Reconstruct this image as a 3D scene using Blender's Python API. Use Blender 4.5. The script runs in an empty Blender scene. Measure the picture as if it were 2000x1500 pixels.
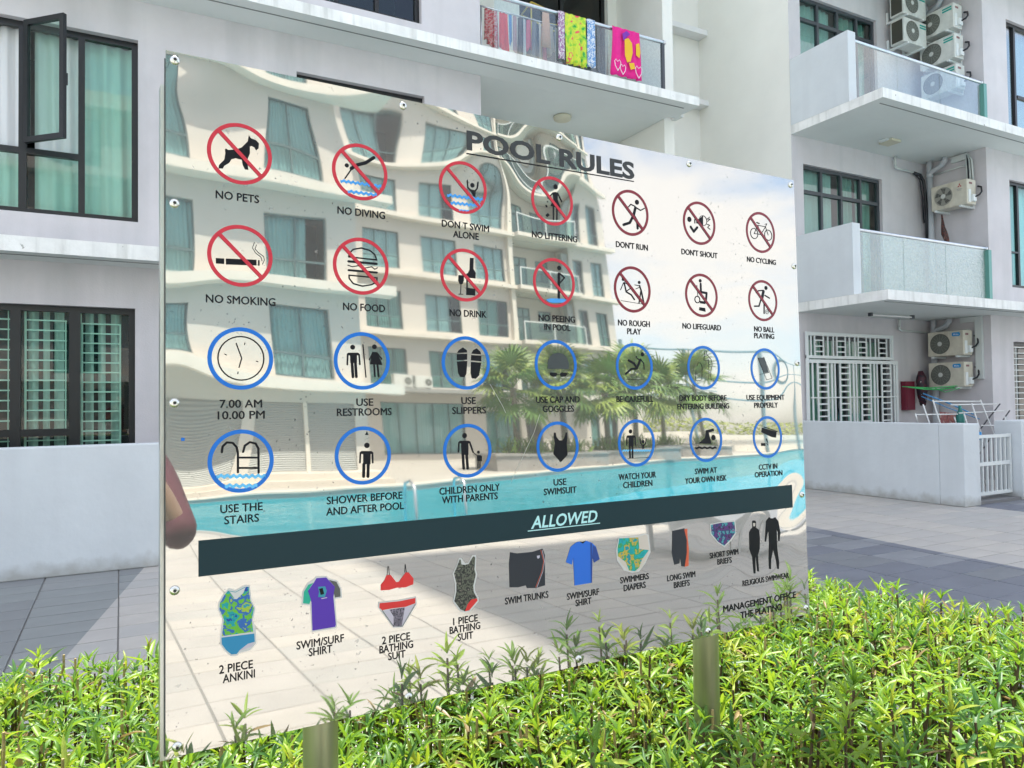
import bpy, bmesh, math, random
import numpy as np
from mathutils import Vector, Matrix
random.seed(7)
RNG = np.random.default_rng(5)
S = bpy.context.scene
COL = S.collection
rad = math.radians

# ---------------------------------------------------------------- camera, sky, sun, exposure
CAMZ = 1.5
YAW, PIT, ROL, FPX = rad(61.96), rad(1.38), rad(0.747), 1433.0
d = Vector((math.cos(YAW)*math.cos(PIT), math.sin(YAW)*math.cos(PIT), math.sin(PIT)))
rt = Vector((math.sin(YAW), -math.cos(YAW), 0)); dn = d.cross(rt)
c_, s_ = math.cos(ROL), math.sin(ROL)
xr = c_*rt + s_*dn; yd = -s_*rt + c_*dn
cam = bpy.data.objects.new('camera', bpy.data.cameras.new('camera')); COL.objects.link(cam)
cam.matrix_world = Matrix(((xr.x, -yd.x, -d.x, 0), (xr.y, -yd.y, -d.y, 0), (xr.z, -yd.z, -d.z, CAMZ), (0, 0, 0, 1)))
cam.data.sensor_width = 36; cam.data.lens = FPX/2000*36; cam.data.clip_start = 0.02; cam.data.clip_end = 2000
S.camera = cam
SUN_EL, SUN_AZ = rad(68), rad(6)
w = bpy.data.worlds.new('World'); S.world = w; w.use_nodes = True
nt = w.node_tree; nt.nodes.clear()
def N(nt, typ, **kw):
    n = nt.nodes.new(typ)
    for k, v in kw.items():
        if k.startswith('i_'): n.inputs[k[2:].replace('_', ' ')].default_value = v
        else: setattr(n, k, v)
    return n
sky = N(nt, 'ShaderNodeTexSky', sky_type='NISHITA', sun_disc=False, sun_elevation=SUN_EL, sun_rotation=SUN_AZ, dust_density=2.0)
bg1 = N(nt, 'ShaderNodeBackground'); bg1.inputs[1].default_value = 0.15
bg2 = N(nt, 'ShaderNodeBackground'); bg2.inputs[0].default_value = (0.96, 0.93, 0.92, 1); bg2.inputs[1].default_value = 0.68
tc = N(nt, 'ShaderNodeTexCoord'); mp = N(nt, 'ShaderNodeMapping'); mp.inputs['Scale'].default_value = (1.2, 1.2, 3.4)
noi = N(nt, 'ShaderNodeTexNoise'); noi.inputs['Scale'].default_value = 2.1; noi.inputs['Detail'].default_value = 7; noi.inputs['Roughness'].default_value = 0.55
rmp = N(nt, 'ShaderNodeValToRGB'); rmp.color_ramp.elements[0].position = 0.42; rmp.color_ramp.elements[0].color = (.12, .12, .12, 1); rmp.color_ramp.elements[1].position = 0.60; rmp.color_ramp.elements[1].color = (0.9, .9, .9, 1)
mixs = N(nt, 'ShaderNodeMixShader'); ow = N(nt, 'ShaderNodeOutputWorld')
L = nt.links.new
L(tc.outputs['Generated'], mp.inputs[0]); L(mp.outputs[0], noi.inputs['Vector']); L(noi.outputs['Fac'], rmp.inputs[0])
L(sky.outputs[0], bg1.inputs[0]); L(rmp.outputs[0], mixs.inputs[0]); L(bg1.outputs[0], mixs.inputs[1]); L(bg2.outputs[0], mixs.inputs[2]); L(mixs.outputs[0], ow.inputs[0])
sl = bpy.data.lights.new('sun', 'SUN'); sl.energy = 3.2; sl.angle = rad(0.53); sl.color = (1.0, 0.95, 0.87)
so = bpy.data.objects.new('sun', sl); COL.objects.link(so)
sd = Vector((math.sin(SUN_AZ)*math.cos(SUN_EL), math.cos(SUN_AZ)*math.cos(SUN_EL), math.sin(SUN_EL)))
so.rotation_euler = sd.to_track_quat('Z', 'Y').to_euler()
vs = S.view_settings; vs.view_transform = 'Standard'; vs.look = 'None'; vs.gamma = 1; vs.exposure = 1.58; vs.use_curve_mapping = False
S.render.engine = 'CYCLES'
S.cycles.transparent_max_bounces = 24; S.cycles.max_bounces = 10; S.cycles.glossy_bounces = 6; S.cycles.diffuse_bounces = 4
S.cycles.caustics_reflective = False; S.cycles.caustics_refractive = False

# ---------------------------------------------------------------- materials
MAT = {}
def mat(name, col, rough=0.6, metal=0.0, noise=None, bump=None, spec=0.5, streak=None, speck=None, base=None):
    """col base; noise=(scale, amount); bump=(scale, strength, distance); streak=(scale, amount, col); speck=(scale, threshold, col)"""
    if name in MAT: return MAT[name]
    m = bpy.data.materials.new(name); m.use_nodes = True; t = m.node_tree; b = t.nodes['Principled BSDF']; K = t.links.new
    b.inputs['Roughness'].default_value = rough; b.inputs['Metallic'].default_value = metal
    if 'Specular IOR Level' in b.inputs: b.inputs['Specular IOR Level'].default_value = spec
    cur = None; tcn = N(t, 'ShaderNodeTexCoord'); vec = tcn.outputs['Object']
    rgb = N(t, 'ShaderNodeRGB'); rgb.outputs[0].default_value = (*col, 1); cur = rgb.outputs[0]
    if noise:
        n = N(t, 'ShaderNodeTexNoise'); n.inputs['Scale'].default_value = noise[0]; n.inputs['Detail'].default_value = 6; n.inputs['Roughness'].default_value = .6
        K(vec, n.inputs['Vector'])
        mr = N(t, 'ShaderNodeMapRange'); mr.inputs['From Min'].default_value = .3; mr.inputs['From Max'].default_value = .7; mr.inputs['To Min'].default_value = 1-noise[1]; mr.inputs['To Max'].default_value = 1+noise[1]
        K(n.outputs['Fac'], mr.inputs['Value'])
        hs = N(t, 'ShaderNodeMix', data_type='RGBA', blend_type='MULTIPLY'); hs.inputs[0].default_value = 1
        K(cur, hs.inputs[6]); K(mr.outputs[0], hs.inputs[7]); cur = hs.outputs[2]
    if streak:
        mpn = N(t, 'ShaderNodeMapping'); mpn.inputs['Scale'].default_value = (streak[0], streak[0], streak[0]*.08); K(vec, mpn.inputs[0])
        n = N(t, 'ShaderNodeTexNoise'); n.inputs['Scale'].default_value = 1; n.inputs['Detail'].default_value = 5; K(mpn.outputs[0], n.inputs['Vector'])
        r = N(t, 'ShaderNodeMapRange'); r.inputs['From Min'].default_value = .5; r.inputs['From Max'].default_value = .75; r.inputs['To Max'].default_value = streak[1]; K(n.outputs['Fac'], r.inputs['Value'])
        mx = N(t, 'ShaderNodeMix', data_type='RGBA'); K(r.outputs[0], mx.inputs[0]); K(cur, mx.inputs[6]); mx.inputs[7].default_value = (*streak[2], 1); cur = mx.outputs[2]
    if speck:
        n = N(t, 'ShaderNodeTexNoise'); n.inputs['Scale'].default_value = speck[0]; n.inputs['Detail'].default_value = 3; K(vec, n.inputs['Vector'])
        r = N(t, 'ShaderNodeMapRange'); r.inputs['From Min'].default_value = speck[1]; r.inputs['From Max'].default_value = speck[1]+.05; K(n.outputs['Fac'], r.inputs['Value'])
        mx = N(t, 'ShaderNodeMix', data_type='RGBA'); K(r.outputs[0], mx.inputs[0]); K(cur, mx.inputs[6]); mx.inputs[7].default_value = (*speck[2], 1); cur = mx.outputs[2]
    if base:
        sp_ = N(t, 'ShaderNodeSeparateXYZ'); K(vec, sp_.inputs[0]); n = N(t, 'ShaderNodeTexNoise'); n.inputs['Scale'].default_value = 7; n.inputs['Detail'].default_value = 6; K(vec, n.inputs['Vector'])
        a_ = N(t, 'ShaderNodeMath', operation='MULTIPLY_ADD'); a_.inputs[1].default_value = -base[0]*1.6; K(n.outputs['Fac'], a_.inputs[0]); K(sp_.outputs['Z'], a_.inputs[2])
        r = N(t, 'ShaderNodeMapRange'); r.inputs['From Min'].default_value = -.12; r.inputs['From Max'].default_value = .02; r.inputs['To Min'].default_value = .75; r.inputs['To Max'].default_value = 0; K(a_.outputs[0], r.inputs['Value'])
        mx = N(t, 'ShaderNodeMix', data_type='RGBA'); K(r.outputs[0], mx.inputs[0]); K(cur, mx.inputs[6]); mx.inputs[7].default_value = (*base[1], 1); cur = mx.outputs[2]
    K(cur, b.inputs['Base Color'])
    if bump:
        n = N(t, 'ShaderNodeTexNoise'); n.inputs['Scale'].default_value = bump[0]; n.inputs['Detail'].default_value = 5; K(vec, n.inputs['Vector'])
        bu = N(t, 'ShaderNodeBump'); bu.inputs['Strength'].default_value = bump[1]; bu.inputs['Distance'].default_value = bump[2]; K(n.outputs['Fac'], bu.inputs['Height']); K(bu.outputs[0], b.inputs['Normal'])
    MAT[name] = m; return m
def glass(name, tint, refl=1.0, rough=0.0, ior=1.5, wav=0, dirt=0, dcol=(.6, .6, .6)):
    if name in MAT: return MAT[name]
    m = bpy.data.materials.new(name); m.use_nodes = True; t = m.node_tree; t.nodes.clear(); K = t.links.new
    o = N(t, 'ShaderNodeOutputMaterial'); tr = N(t, 'ShaderNodeBsdfTransparent'); tr.inputs[0].default_value = (*tint, 1)
    g = N(t, 'ShaderNodeBsdfGlossy'); g.inputs['Roughness'].default_value = rough; g.inputs['Color'].default_value = (1, 1, 1, 1)
    f = N(t, 'ShaderNodeFresnel'); f.inputs['IOR'].default_value = ior
    mu = N(t, 'ShaderNodeMath', operation='MULTIPLY'); mu.inputs[1].default_value = refl; mu.use_clamp = True
    mx = N(t, 'ShaderNodeMixShader'); ge = N(t, 'ShaderNodeNewGeometry'); nb_ = N(t, 'ShaderNodeMath', operation='SUBTRACT'); nb_.inputs[0].default_value = refl; K(ge.outputs['Backfacing'], nb_.inputs[1]); nb_.use_clamp = False; mxx = N(t, 'ShaderNodeMath', operation='MAXIMUM'); mxx.inputs[1].default_value = 0; K(nb_.outputs[0], mxx.inputs[0]); sb = N(t, 'ShaderNodeMath', operation='SUBTRACT'); sb.inputs[0].default_value = 1; K(ge.outputs['Backfacing'], sb.inputs[1]); m3 = N(t, 'ShaderNodeMath', operation='MULTIPLY'); m3.inputs[0].default_value = refl; K(sb.outputs[0], m3.inputs[1]); K(m3.outputs[0], mu.inputs[1]); K(f.outputs[0], mu.inputs[0]); K(mu.outputs[0], mx.inputs[0]); K(tr.outputs[0], mx.inputs[1]); K(g.outputs[0], mx.inputs[2]); out = mx.outputs[0]
    if wav:
        tcn = N(t, 'ShaderNodeTexCoord'); n = N(t, 'ShaderNodeTexNoise'); n.inputs['Scale'].default_value = wav[0]; K(tcn.outputs['Object'], n.inputs['Vector'])
        bu = N(t, 'ShaderNodeBump'); bu.inputs['Strength'].default_value = wav[1]; bu.inputs['Distance'].default_value = wav[2]; K(n.outputs['Fac'], bu.inputs['Height']); K(bu.outputs[0], g.inputs['Normal'])
    if dirt:
        tcn = N(t, 'ShaderNodeTexCoord'); n = N(t, 'ShaderNodeTexNoise'); n.inputs['Scale'].default_value = 26; n.inputs['Detail'].default_value = 8; K(tcn.outputs['Object'], n.inputs['Vector'])
        r = N(t, 'ShaderNodeMapRange'); r.inputs['From Min'].default_value = .4; r.inputs['From Max'].default_value = .62; r.inputs['To Min'].default_value = dirt*.45; r.inputs['To Max'].default_value = dirt; K(n.outputs['Fac'], r.inputs['Value'])
        df = N(t, 'ShaderNodeBsdfDiffuse'); df.inputs[0].default_value = (*dcol, 1); m2 = N(t, 'ShaderNodeMixShader'); K(r.outputs[0], m2.inputs[0]); K(out, m2.inputs[1]); K(df.outputs[0], m2.inputs[2]); out = m2.outputs[0]
    K(out, o.inputs[0]); MAT[name] = m; return m
def blotch(name, cols, scale):
    if name in MAT: return MAT[name]
    m = bpy.data.materials.new(name); m.use_nodes = True; t = m.node_tree; b = t.nodes['Principled BSDF']; K = t.links.new; b.inputs['Roughness'].default_value = .5
    tcn = N(t, 'ShaderNodeTexCoord'); n = N(t, 'ShaderNodeTexNoise'); n.inputs['Scale'].default_value = scale; n.inputs['Detail'].default_value = 4; K(tcn.outputs['Object'], n.inputs['Vector'])
    r = N(t, 'ShaderNodeValToRGB'); r.color_ramp.interpolation = 'CONSTANT'
    e = r.color_ramp.elements
    for i, c in enumerate(cols):
        p = .30+.42*i/len(cols)
        if i < 2: e[i].position = p if i else 0; e[i].color = (*c, 1)
        else: q = e.new(p); q.color = (*c, 1)
    K(n.outputs['Fac'], r.inputs[0]); K(r.outputs[0], b.inputs['Base Color']); MAT[name] = m; return m

WALL = mat('lilac grey wall paint', (.64, .615, .63), .75, noise=(1.3, .08), bump=(60, .35, .005), streak=(2.6, .42, (.40, .41, .41)))
WHITE = mat('white wall paint', (.78, .79, .78), .75, noise=(1.1, .05), bump=(55, .3, .004), streak=(2.0, .15, (.5, .5, .47)))
PARAP = mat('white garden wall paint', (.66, .705, .725), .8, base=(.16, (.36, .36, .33)), noise=(1.6, .05), bump=(11, .35, .012), streak=(3.5, .28, (.53, .56, .58)))
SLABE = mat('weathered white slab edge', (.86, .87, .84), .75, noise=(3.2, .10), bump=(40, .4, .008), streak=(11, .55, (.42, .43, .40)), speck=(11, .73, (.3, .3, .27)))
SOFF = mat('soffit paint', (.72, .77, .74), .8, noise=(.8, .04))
BLACK = mat('black window frame', (.012, .014, .016), .35)
DGREY = mat('dark grey window frame', (.055, .065, .075), .4)
GRILL = mat('white painted steel', (.74, .78, .77), .4)
ALU = mat('satin steel rail', (.62, .64, .66), .28, 1.0, noise=(8, .08))
CURT = mat('white curtain cloth', (.80, .82, .83), .9)
CURTG = mat('pale green curtain cloth', (.38, .52, .48), .9)
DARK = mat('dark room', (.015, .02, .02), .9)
GLG = glass('green window glass', (.80, .935, .88), 1.4, ior=1.5)
GLR = glass('green railing glass', (.92, .97, .965), 2.2, ior=1.5, dirt=.07, dcol=(.62, .70, .72))
GLO = glass('frosted railing glass', (.82, .92, .89), 3.4, rough=.03, ior=1.55, wav=(34, 1.0, .012), dirt=.22, dcol=(.45, .58, .54))
OPPW = mat('cream wall paint', (.60, .57, .52), .8, noise=(.5, .04), bump=(20, .2, .004))
OPPS = mat('cream slab edge', (.72, .68, .60), .8, noise=(1.5, .06))
GLB = glass('blue green window glass', (.74, .87, .87), 1.5, ior=1.5)

# ---------------------------------------------------------------- mesh helpers
ORG = {}
class MB:
    def __init__(s): s.v = []; s.f = []; s.m = []
    def quad(s, a, b, c, e, m=0): i = len(s.v); s.v += [tuple(a), tuple(b), tuple(c), tuple(e)]; s.f.append((i, i+1, i+2, i+3)); s.m.append(m)
    def ngon(s, pts, m=0): i = len(s.v); s.v += [tuple(p) for p in pts]; s.f.append(tuple(range(i, i+len(pts)))); s.m.append(m)
    def box(s, x0, x1, y0, y1, z0, z1, m=0, P=None):
        if P is None: P = lambda a, b, c: (a, b, c)
        i = len(s.v); s.v += [P(x, y, z) for x in (x0, x1) for y in (y0, y1) for z in (z0, z1)]
        for q in ((0, 1, 3, 2), (4, 6, 7, 5), (0, 4, 5, 1), (2, 3, 7, 6), (0, 2, 6, 4), (1, 5, 7, 3)): s.f.append(tuple(i+k for k in q)); s.m.append(m)
        return s
    def prism(s, pts, z0, z1, m=0):
        i = len(s.v); n = len(pts); s.v += [(p[0], p[1], z0) for p in pts]+[(p[0], p[1], z1) for p in pts]
        s.f.append(tuple(range(i+n-1, i-1, -1))); s.f.append(tuple(range(i+n, i+2*n))); s.m += [m, m]
        for k in range(n): s.f.append((i+k, i+(k+1) % n, i+n+(k+1) % n, i+n+k)); s.m.append(m)
        return s
    def tube(s, pts, r, n=8, m=0, cap=True):
        pts = [Vector(p) for p in pts]; rs = r if isinstance(r, (list, tuple)) else [r]*len(pts); i0 = len(s.v); ref = None
        for k, p in enumerate(pts):
            t = (pts[min(k+1, len(pts)-1)]-pts[max(k-1, 0)]).normalized()
            if ref is None: ref = t.orthogonal().normalized()
            ref = (ref-t*ref.dot(t)).normalized(); b = t.cross(ref)
            for j in range(n):
                a = 2*math.pi*j/n; s.v.append(tuple(p+(ref*math.cos(a)+b*math.sin(a))*rs[k]))
        for k in range(len(pts)-1):
            for j in range(n): a = i0+k*n+j; b2 = i0+k*n+(j+1) % n; s.f.append((a, b2, b2+n, a+n)); s.m.append(m)
        if cap: s.f.append(tuple(i0+j for j in range(n-1, -1, -1))); s.m.append(m); e = i0+(len(pts)-1)*n; s.f.append(tuple(e+j for j in range(n))); s.m.append(m)
        return s
    def lathe(s, prof, c, ax='z', n=20, m=0):
        i0 = len(s.v)
        for r, h in prof:
            for j in range(n):
                a = 2*math.pi*j/n; x, y = r*math.cos(a), r*math.sin(a)
                p = (x, y, h) if ax == 'z' else ((x, h, y) if ax == 'y' else (h, x, y)); s.v.append((c[0]+p[0], c[1]+p[1], c[2]+p[2]))
        for k in range(len(prof)-1):
            for j in range(n): a = i0+k*n+j; b2 = i0+k*n+(j+1) % n; s.f.append((a, b2, b2+n, a+n)); s.m.append(m)
        s.f.append(tuple(i0+j for j in range(n-1, -1, -1))); s.m.append(m); e = i0+(len(prof)-1)*n; s.f.append(tuple(e+j for j in range(n))); s.m.append(m)
        return s
    def build(s, name, mats, parent=None, smooth=False, fix=True, **tags):
        org = ORG.get(parent, Vector((0, 0, 0))) if parent else Vector((0, 0, 0))
        me = bpy.data.meshes.new(name); me.from_pydata([(a-org.x, b-org.y, c-org.z) for a, b, c in s.v], [], s.f)
        if not isinstance(mats, (list, tuple)): mats = [mats]
        for q in mats: me.materials.append(q)
        if len(mats) > 1: me.polygons.foreach_set('material_index', s.m)
        if fix:
            bm = bmesh.new(); bm.from_mesh(me); bmesh.ops.recalc_face_normals(bm, faces=bm.faces); bm.to_mesh(me); bm.free()
        if smooth: me.shade_smooth() if hasattr(me, 'shade_smooth') else None
        o = bpy.data.objects.new(name, me); COL.objects.link(o)
        if parent: o.parent = parent; ORG[o] = org
        else: ORG[o] = Vector((0, 0, 0))
        for k, v in tags.items(): o[k] = v
        return o
def thing(name, label, cat, loc=(0, 0, 0), group=None):
    o = bpy.data.objects.new(name, None); COL.objects.link(o); o.location = loc; o.empty_display_size = .1
    o['label'] = label; o['category'] = cat
    if group: o['group'] = group
    ORG[o] = Vector(loc); return o
def kids(o): return [c for c in bpy.data.objects if c.parent == o]
def copy_tree(o, loc, rotz=0, label=None):
    r = o.copy(); COL.objects.link(r); r.location = loc; r.rotation_euler[2] = rotz
    if label: r['label'] = label
    def rec(a, b):
        for ch in kids(a): c = ch.copy(); COL.objects.link(c); c.parent = b; rec(ch, c)
    src = list(kids(o))
    for ch in src:
        c = ch.copy(); COL.objects.link(c); c.parent = r
        for g in list(kids(ch)): e = g.copy(); COL.objects.link(e); e.parent = c
    return r
# mappings: a = along, n = outwards from the plane, z = up
def PV(V, sgn=-1): return lambda a, n, z: (a, V+sgn*n, z)
def PU(U, sgn=-1): return lambda a, n, z: (U+sgn*n, a, z)
def wall(P, a0, a1, z0, z1, holes, reveal, mb):
    A = sorted({a0, a1, *[h[0] for h in holes], *[h[1] for h in holes]}); Z = sorted({z0, z1, *[h[2] for h in holes], *[h[3] for h in holes]})
    for i in range(len(A)-1):
        for j in range(len(Z)-1):
            am, zm = (A[i]+A[i+1])/2, (Z[j]+Z[j+1])/2
            if any(h[0] < am < h[1] and h[2] < zm < h[3] for h in holes): continue
            mb.quad(P(A[i], 0, Z[j]), P(A[i+1], 0, Z[j]), P(A[i+1], 0, Z[j+1]), P(A[i], 0, Z[j+1]))
    for h in holes:
        a, b, c, e = h
        for (p, q) in (((a, c), (b, c)), ((b, c), (b, e)), ((b, e), (a, e)), ((a, e), (a, c))):
            mb.quad(P(p[0], 0, p[1]), P(q[0], 0, q[1]), P(q[0], -reveal, q[1]), P(p[0], -reveal, p[1]))
def curtain(P, a0, a1, z0, z1, n0, parent, m, seed=0, amp=.03, pleat=.13):
    r = random.Random(seed); mb = MB(); na = max(8, int((a1-a0)/.025)); nz = 5; ph = [r.uniform(0, 6) for _ in range(4)]
    for j in range(nz+1):
        z = z0+(z1-z0)*j/nz
        for i in range(na+1):
            a = a0+(a1-a0)*i/na
            q = n0+amp*math.sin(a/pleat*6.283+ph[0]+.5*math.sin(a*5+ph[1])+.25*j)+amp*.4*math.sin(a/pleat*2.3+ph[2]+j*.4)
            mb.v.append(P(a, q, z))
    for j in range(nz):
        for i in range(na): k = j*(na+1)+i; mb.f.append((k, k+1, k+na+2, k+na+1)); mb.m.append(0)
    return mb.build('curtain', m, parent, smooth=True, fix=False)
def window(P, a0, a1, z0, z1, parent, fm, gm, muls=(), trans=(), fw=.06, rec=.09, curt=None, label=None, skip=(), room=True):
    """frame ring + mullions [(a,w)] + transoms [(a0,a1,z,w)] ; panes between ; curtain list [(a0,a1,mat)]"""
    mb = MB(); n0, n1 = -rec-.05, -rec+.01
    mb.box(a0, a1, n0, n1, z1-fw, z1, P=P); mb.box(a0, a1, n0, n1, z0, z0+fw, P=P)
    mb.box(a0, a0+fw, n0, n1, z0+fw, z1-fw, P=P); mb.box(a1-fw, a1, n0, n1, z0+fw, z1-fw, P=P)
    for a, w_ in muls: mb.box(a-w_/2, a+w_/2, n0+.002, n1+.003, z0+fw, z1-fw, P=P)
    for (b0, b1, z, w_) in trans: mb.box(b0, b1, n0+.004, n1+.001, z-w_/2, z+w_/2, P=P)
    wn = mb.build('window', fm, parent, **({'label': label} if label else {}))
    xs = [a0+fw]+[q for a, w_ in sorted(muls) for q in (a-w_/2, a+w_/2)]+[a1-fw]
    for i in range(0, len(xs), 2):
        b0, b1 = xs[i], xs[i+1]
        zz = sorted([z for (c0, c1, z, w_) in trans if c0 <= (b0+b1)/2 <= c1]); ww = trans[0][3]/2 if trans else 0
        lv = [z0+fw]+[q for z in zz for q in (z-ww, z+ww)]+[z1-fw]
        for j in range(0, len(lv), 2):
            if (i//2, j//2) in skip: continue
            MB().box(b0, b1, n0+.02, n0+.026, lv[j], lv[j+1], P=P).build('pane', gm, wn)
    k = 0
    for (b0, b1, cm) in (curt or []):
        k += 1; curtain(P, b0, b1, z0+.02, z1-.02, n0-.10, wn, cm, seed=int(a0*10+z0*7+k))
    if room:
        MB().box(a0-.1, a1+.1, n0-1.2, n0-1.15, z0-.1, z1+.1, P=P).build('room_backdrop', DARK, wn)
    return wn
def text_mesh(txt, bold=0.0, shear=0.0):
    cu = bpy.data.curves.new('t', 'FONT'); cu.body = txt; cu.align_x = 'CENTER'; cu.offset = bold; cu.shear = shear; cu.resolution_u = 3; cu.size = 1
    o = bpy.data.objects.new('t', cu); COL.objects.link(o)
    dg = bpy.context.evaluated_depsgraph_get(); me = o.evaluated_get(dg).to_mesh()
    v = [tuple(p.co) for p in me.vertices]; f = [tuple(p.vertices) for p in me.polygons]
    o.evaluated_get(dg).to_mesh_clear(); bpy.data.objects.remove(o); bpy.data.curves.remove(cu)
    return v, f
def cloth(pts_top, drop, parent, name, m, amp=.02, pleat=.09, seed=0, nz=8, flare=0.0, hem=0.0, thick=.004, **tags):
    """hanging cloth between two top points, falling by drop"""
    r = random.Random(seed); A, B = Vector(pts_top[0]), Vector(pts_top[1]); Lh = (B-A).length; u = (B-A)/Lh; nrm = u.cross(Vector((0, 0, 1))).normalized()
    na = max(6, int(Lh/.015)); mb = MB(); ph = [r.uniform(0, 6) for _ in range(5)]
    for side in (0, 1):
        for j in range(nz+1):
            q = j/nz
            for i in range(na+1):
                a = i/na; x = (a-.5)*(1+flare*q)+.5+.02*math.sin(q*4+ph[3])
                off = amp*(.35+.65*q)*(math.sin(a*Lh/pleat*6.283+ph[0]+q)+.5*math.sin(a*Lh/pleat*11+ph[1]))
                dz = drop*q*(1+hem*math.sin(a*5+ph[2]))
                p = A+u*(x*Lh)+nrm*(off+side*thick)-Vector((0, 0, dz)); mb.v.append(tuple(p))
    M_ = (na+1)*(nz+1)
    for j in range(nz):
        for i in range(na): k = j*(na+1)+i; mb.f.append((k, k+1, k+na+2, k+na+1)); mb.f.append((M_+k, M_+k+na+1, M_+k+na+2, M_+k+1)); mb.m += [0, 0]
    for i in range(na): k = nz*(na+1)+i; mb.f.append((k, k+1, M_+k+1, M_+k)); mb.m.append(0)
    return mb.build(name, m, parent, smooth=True, fix=False, **tags)

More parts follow.
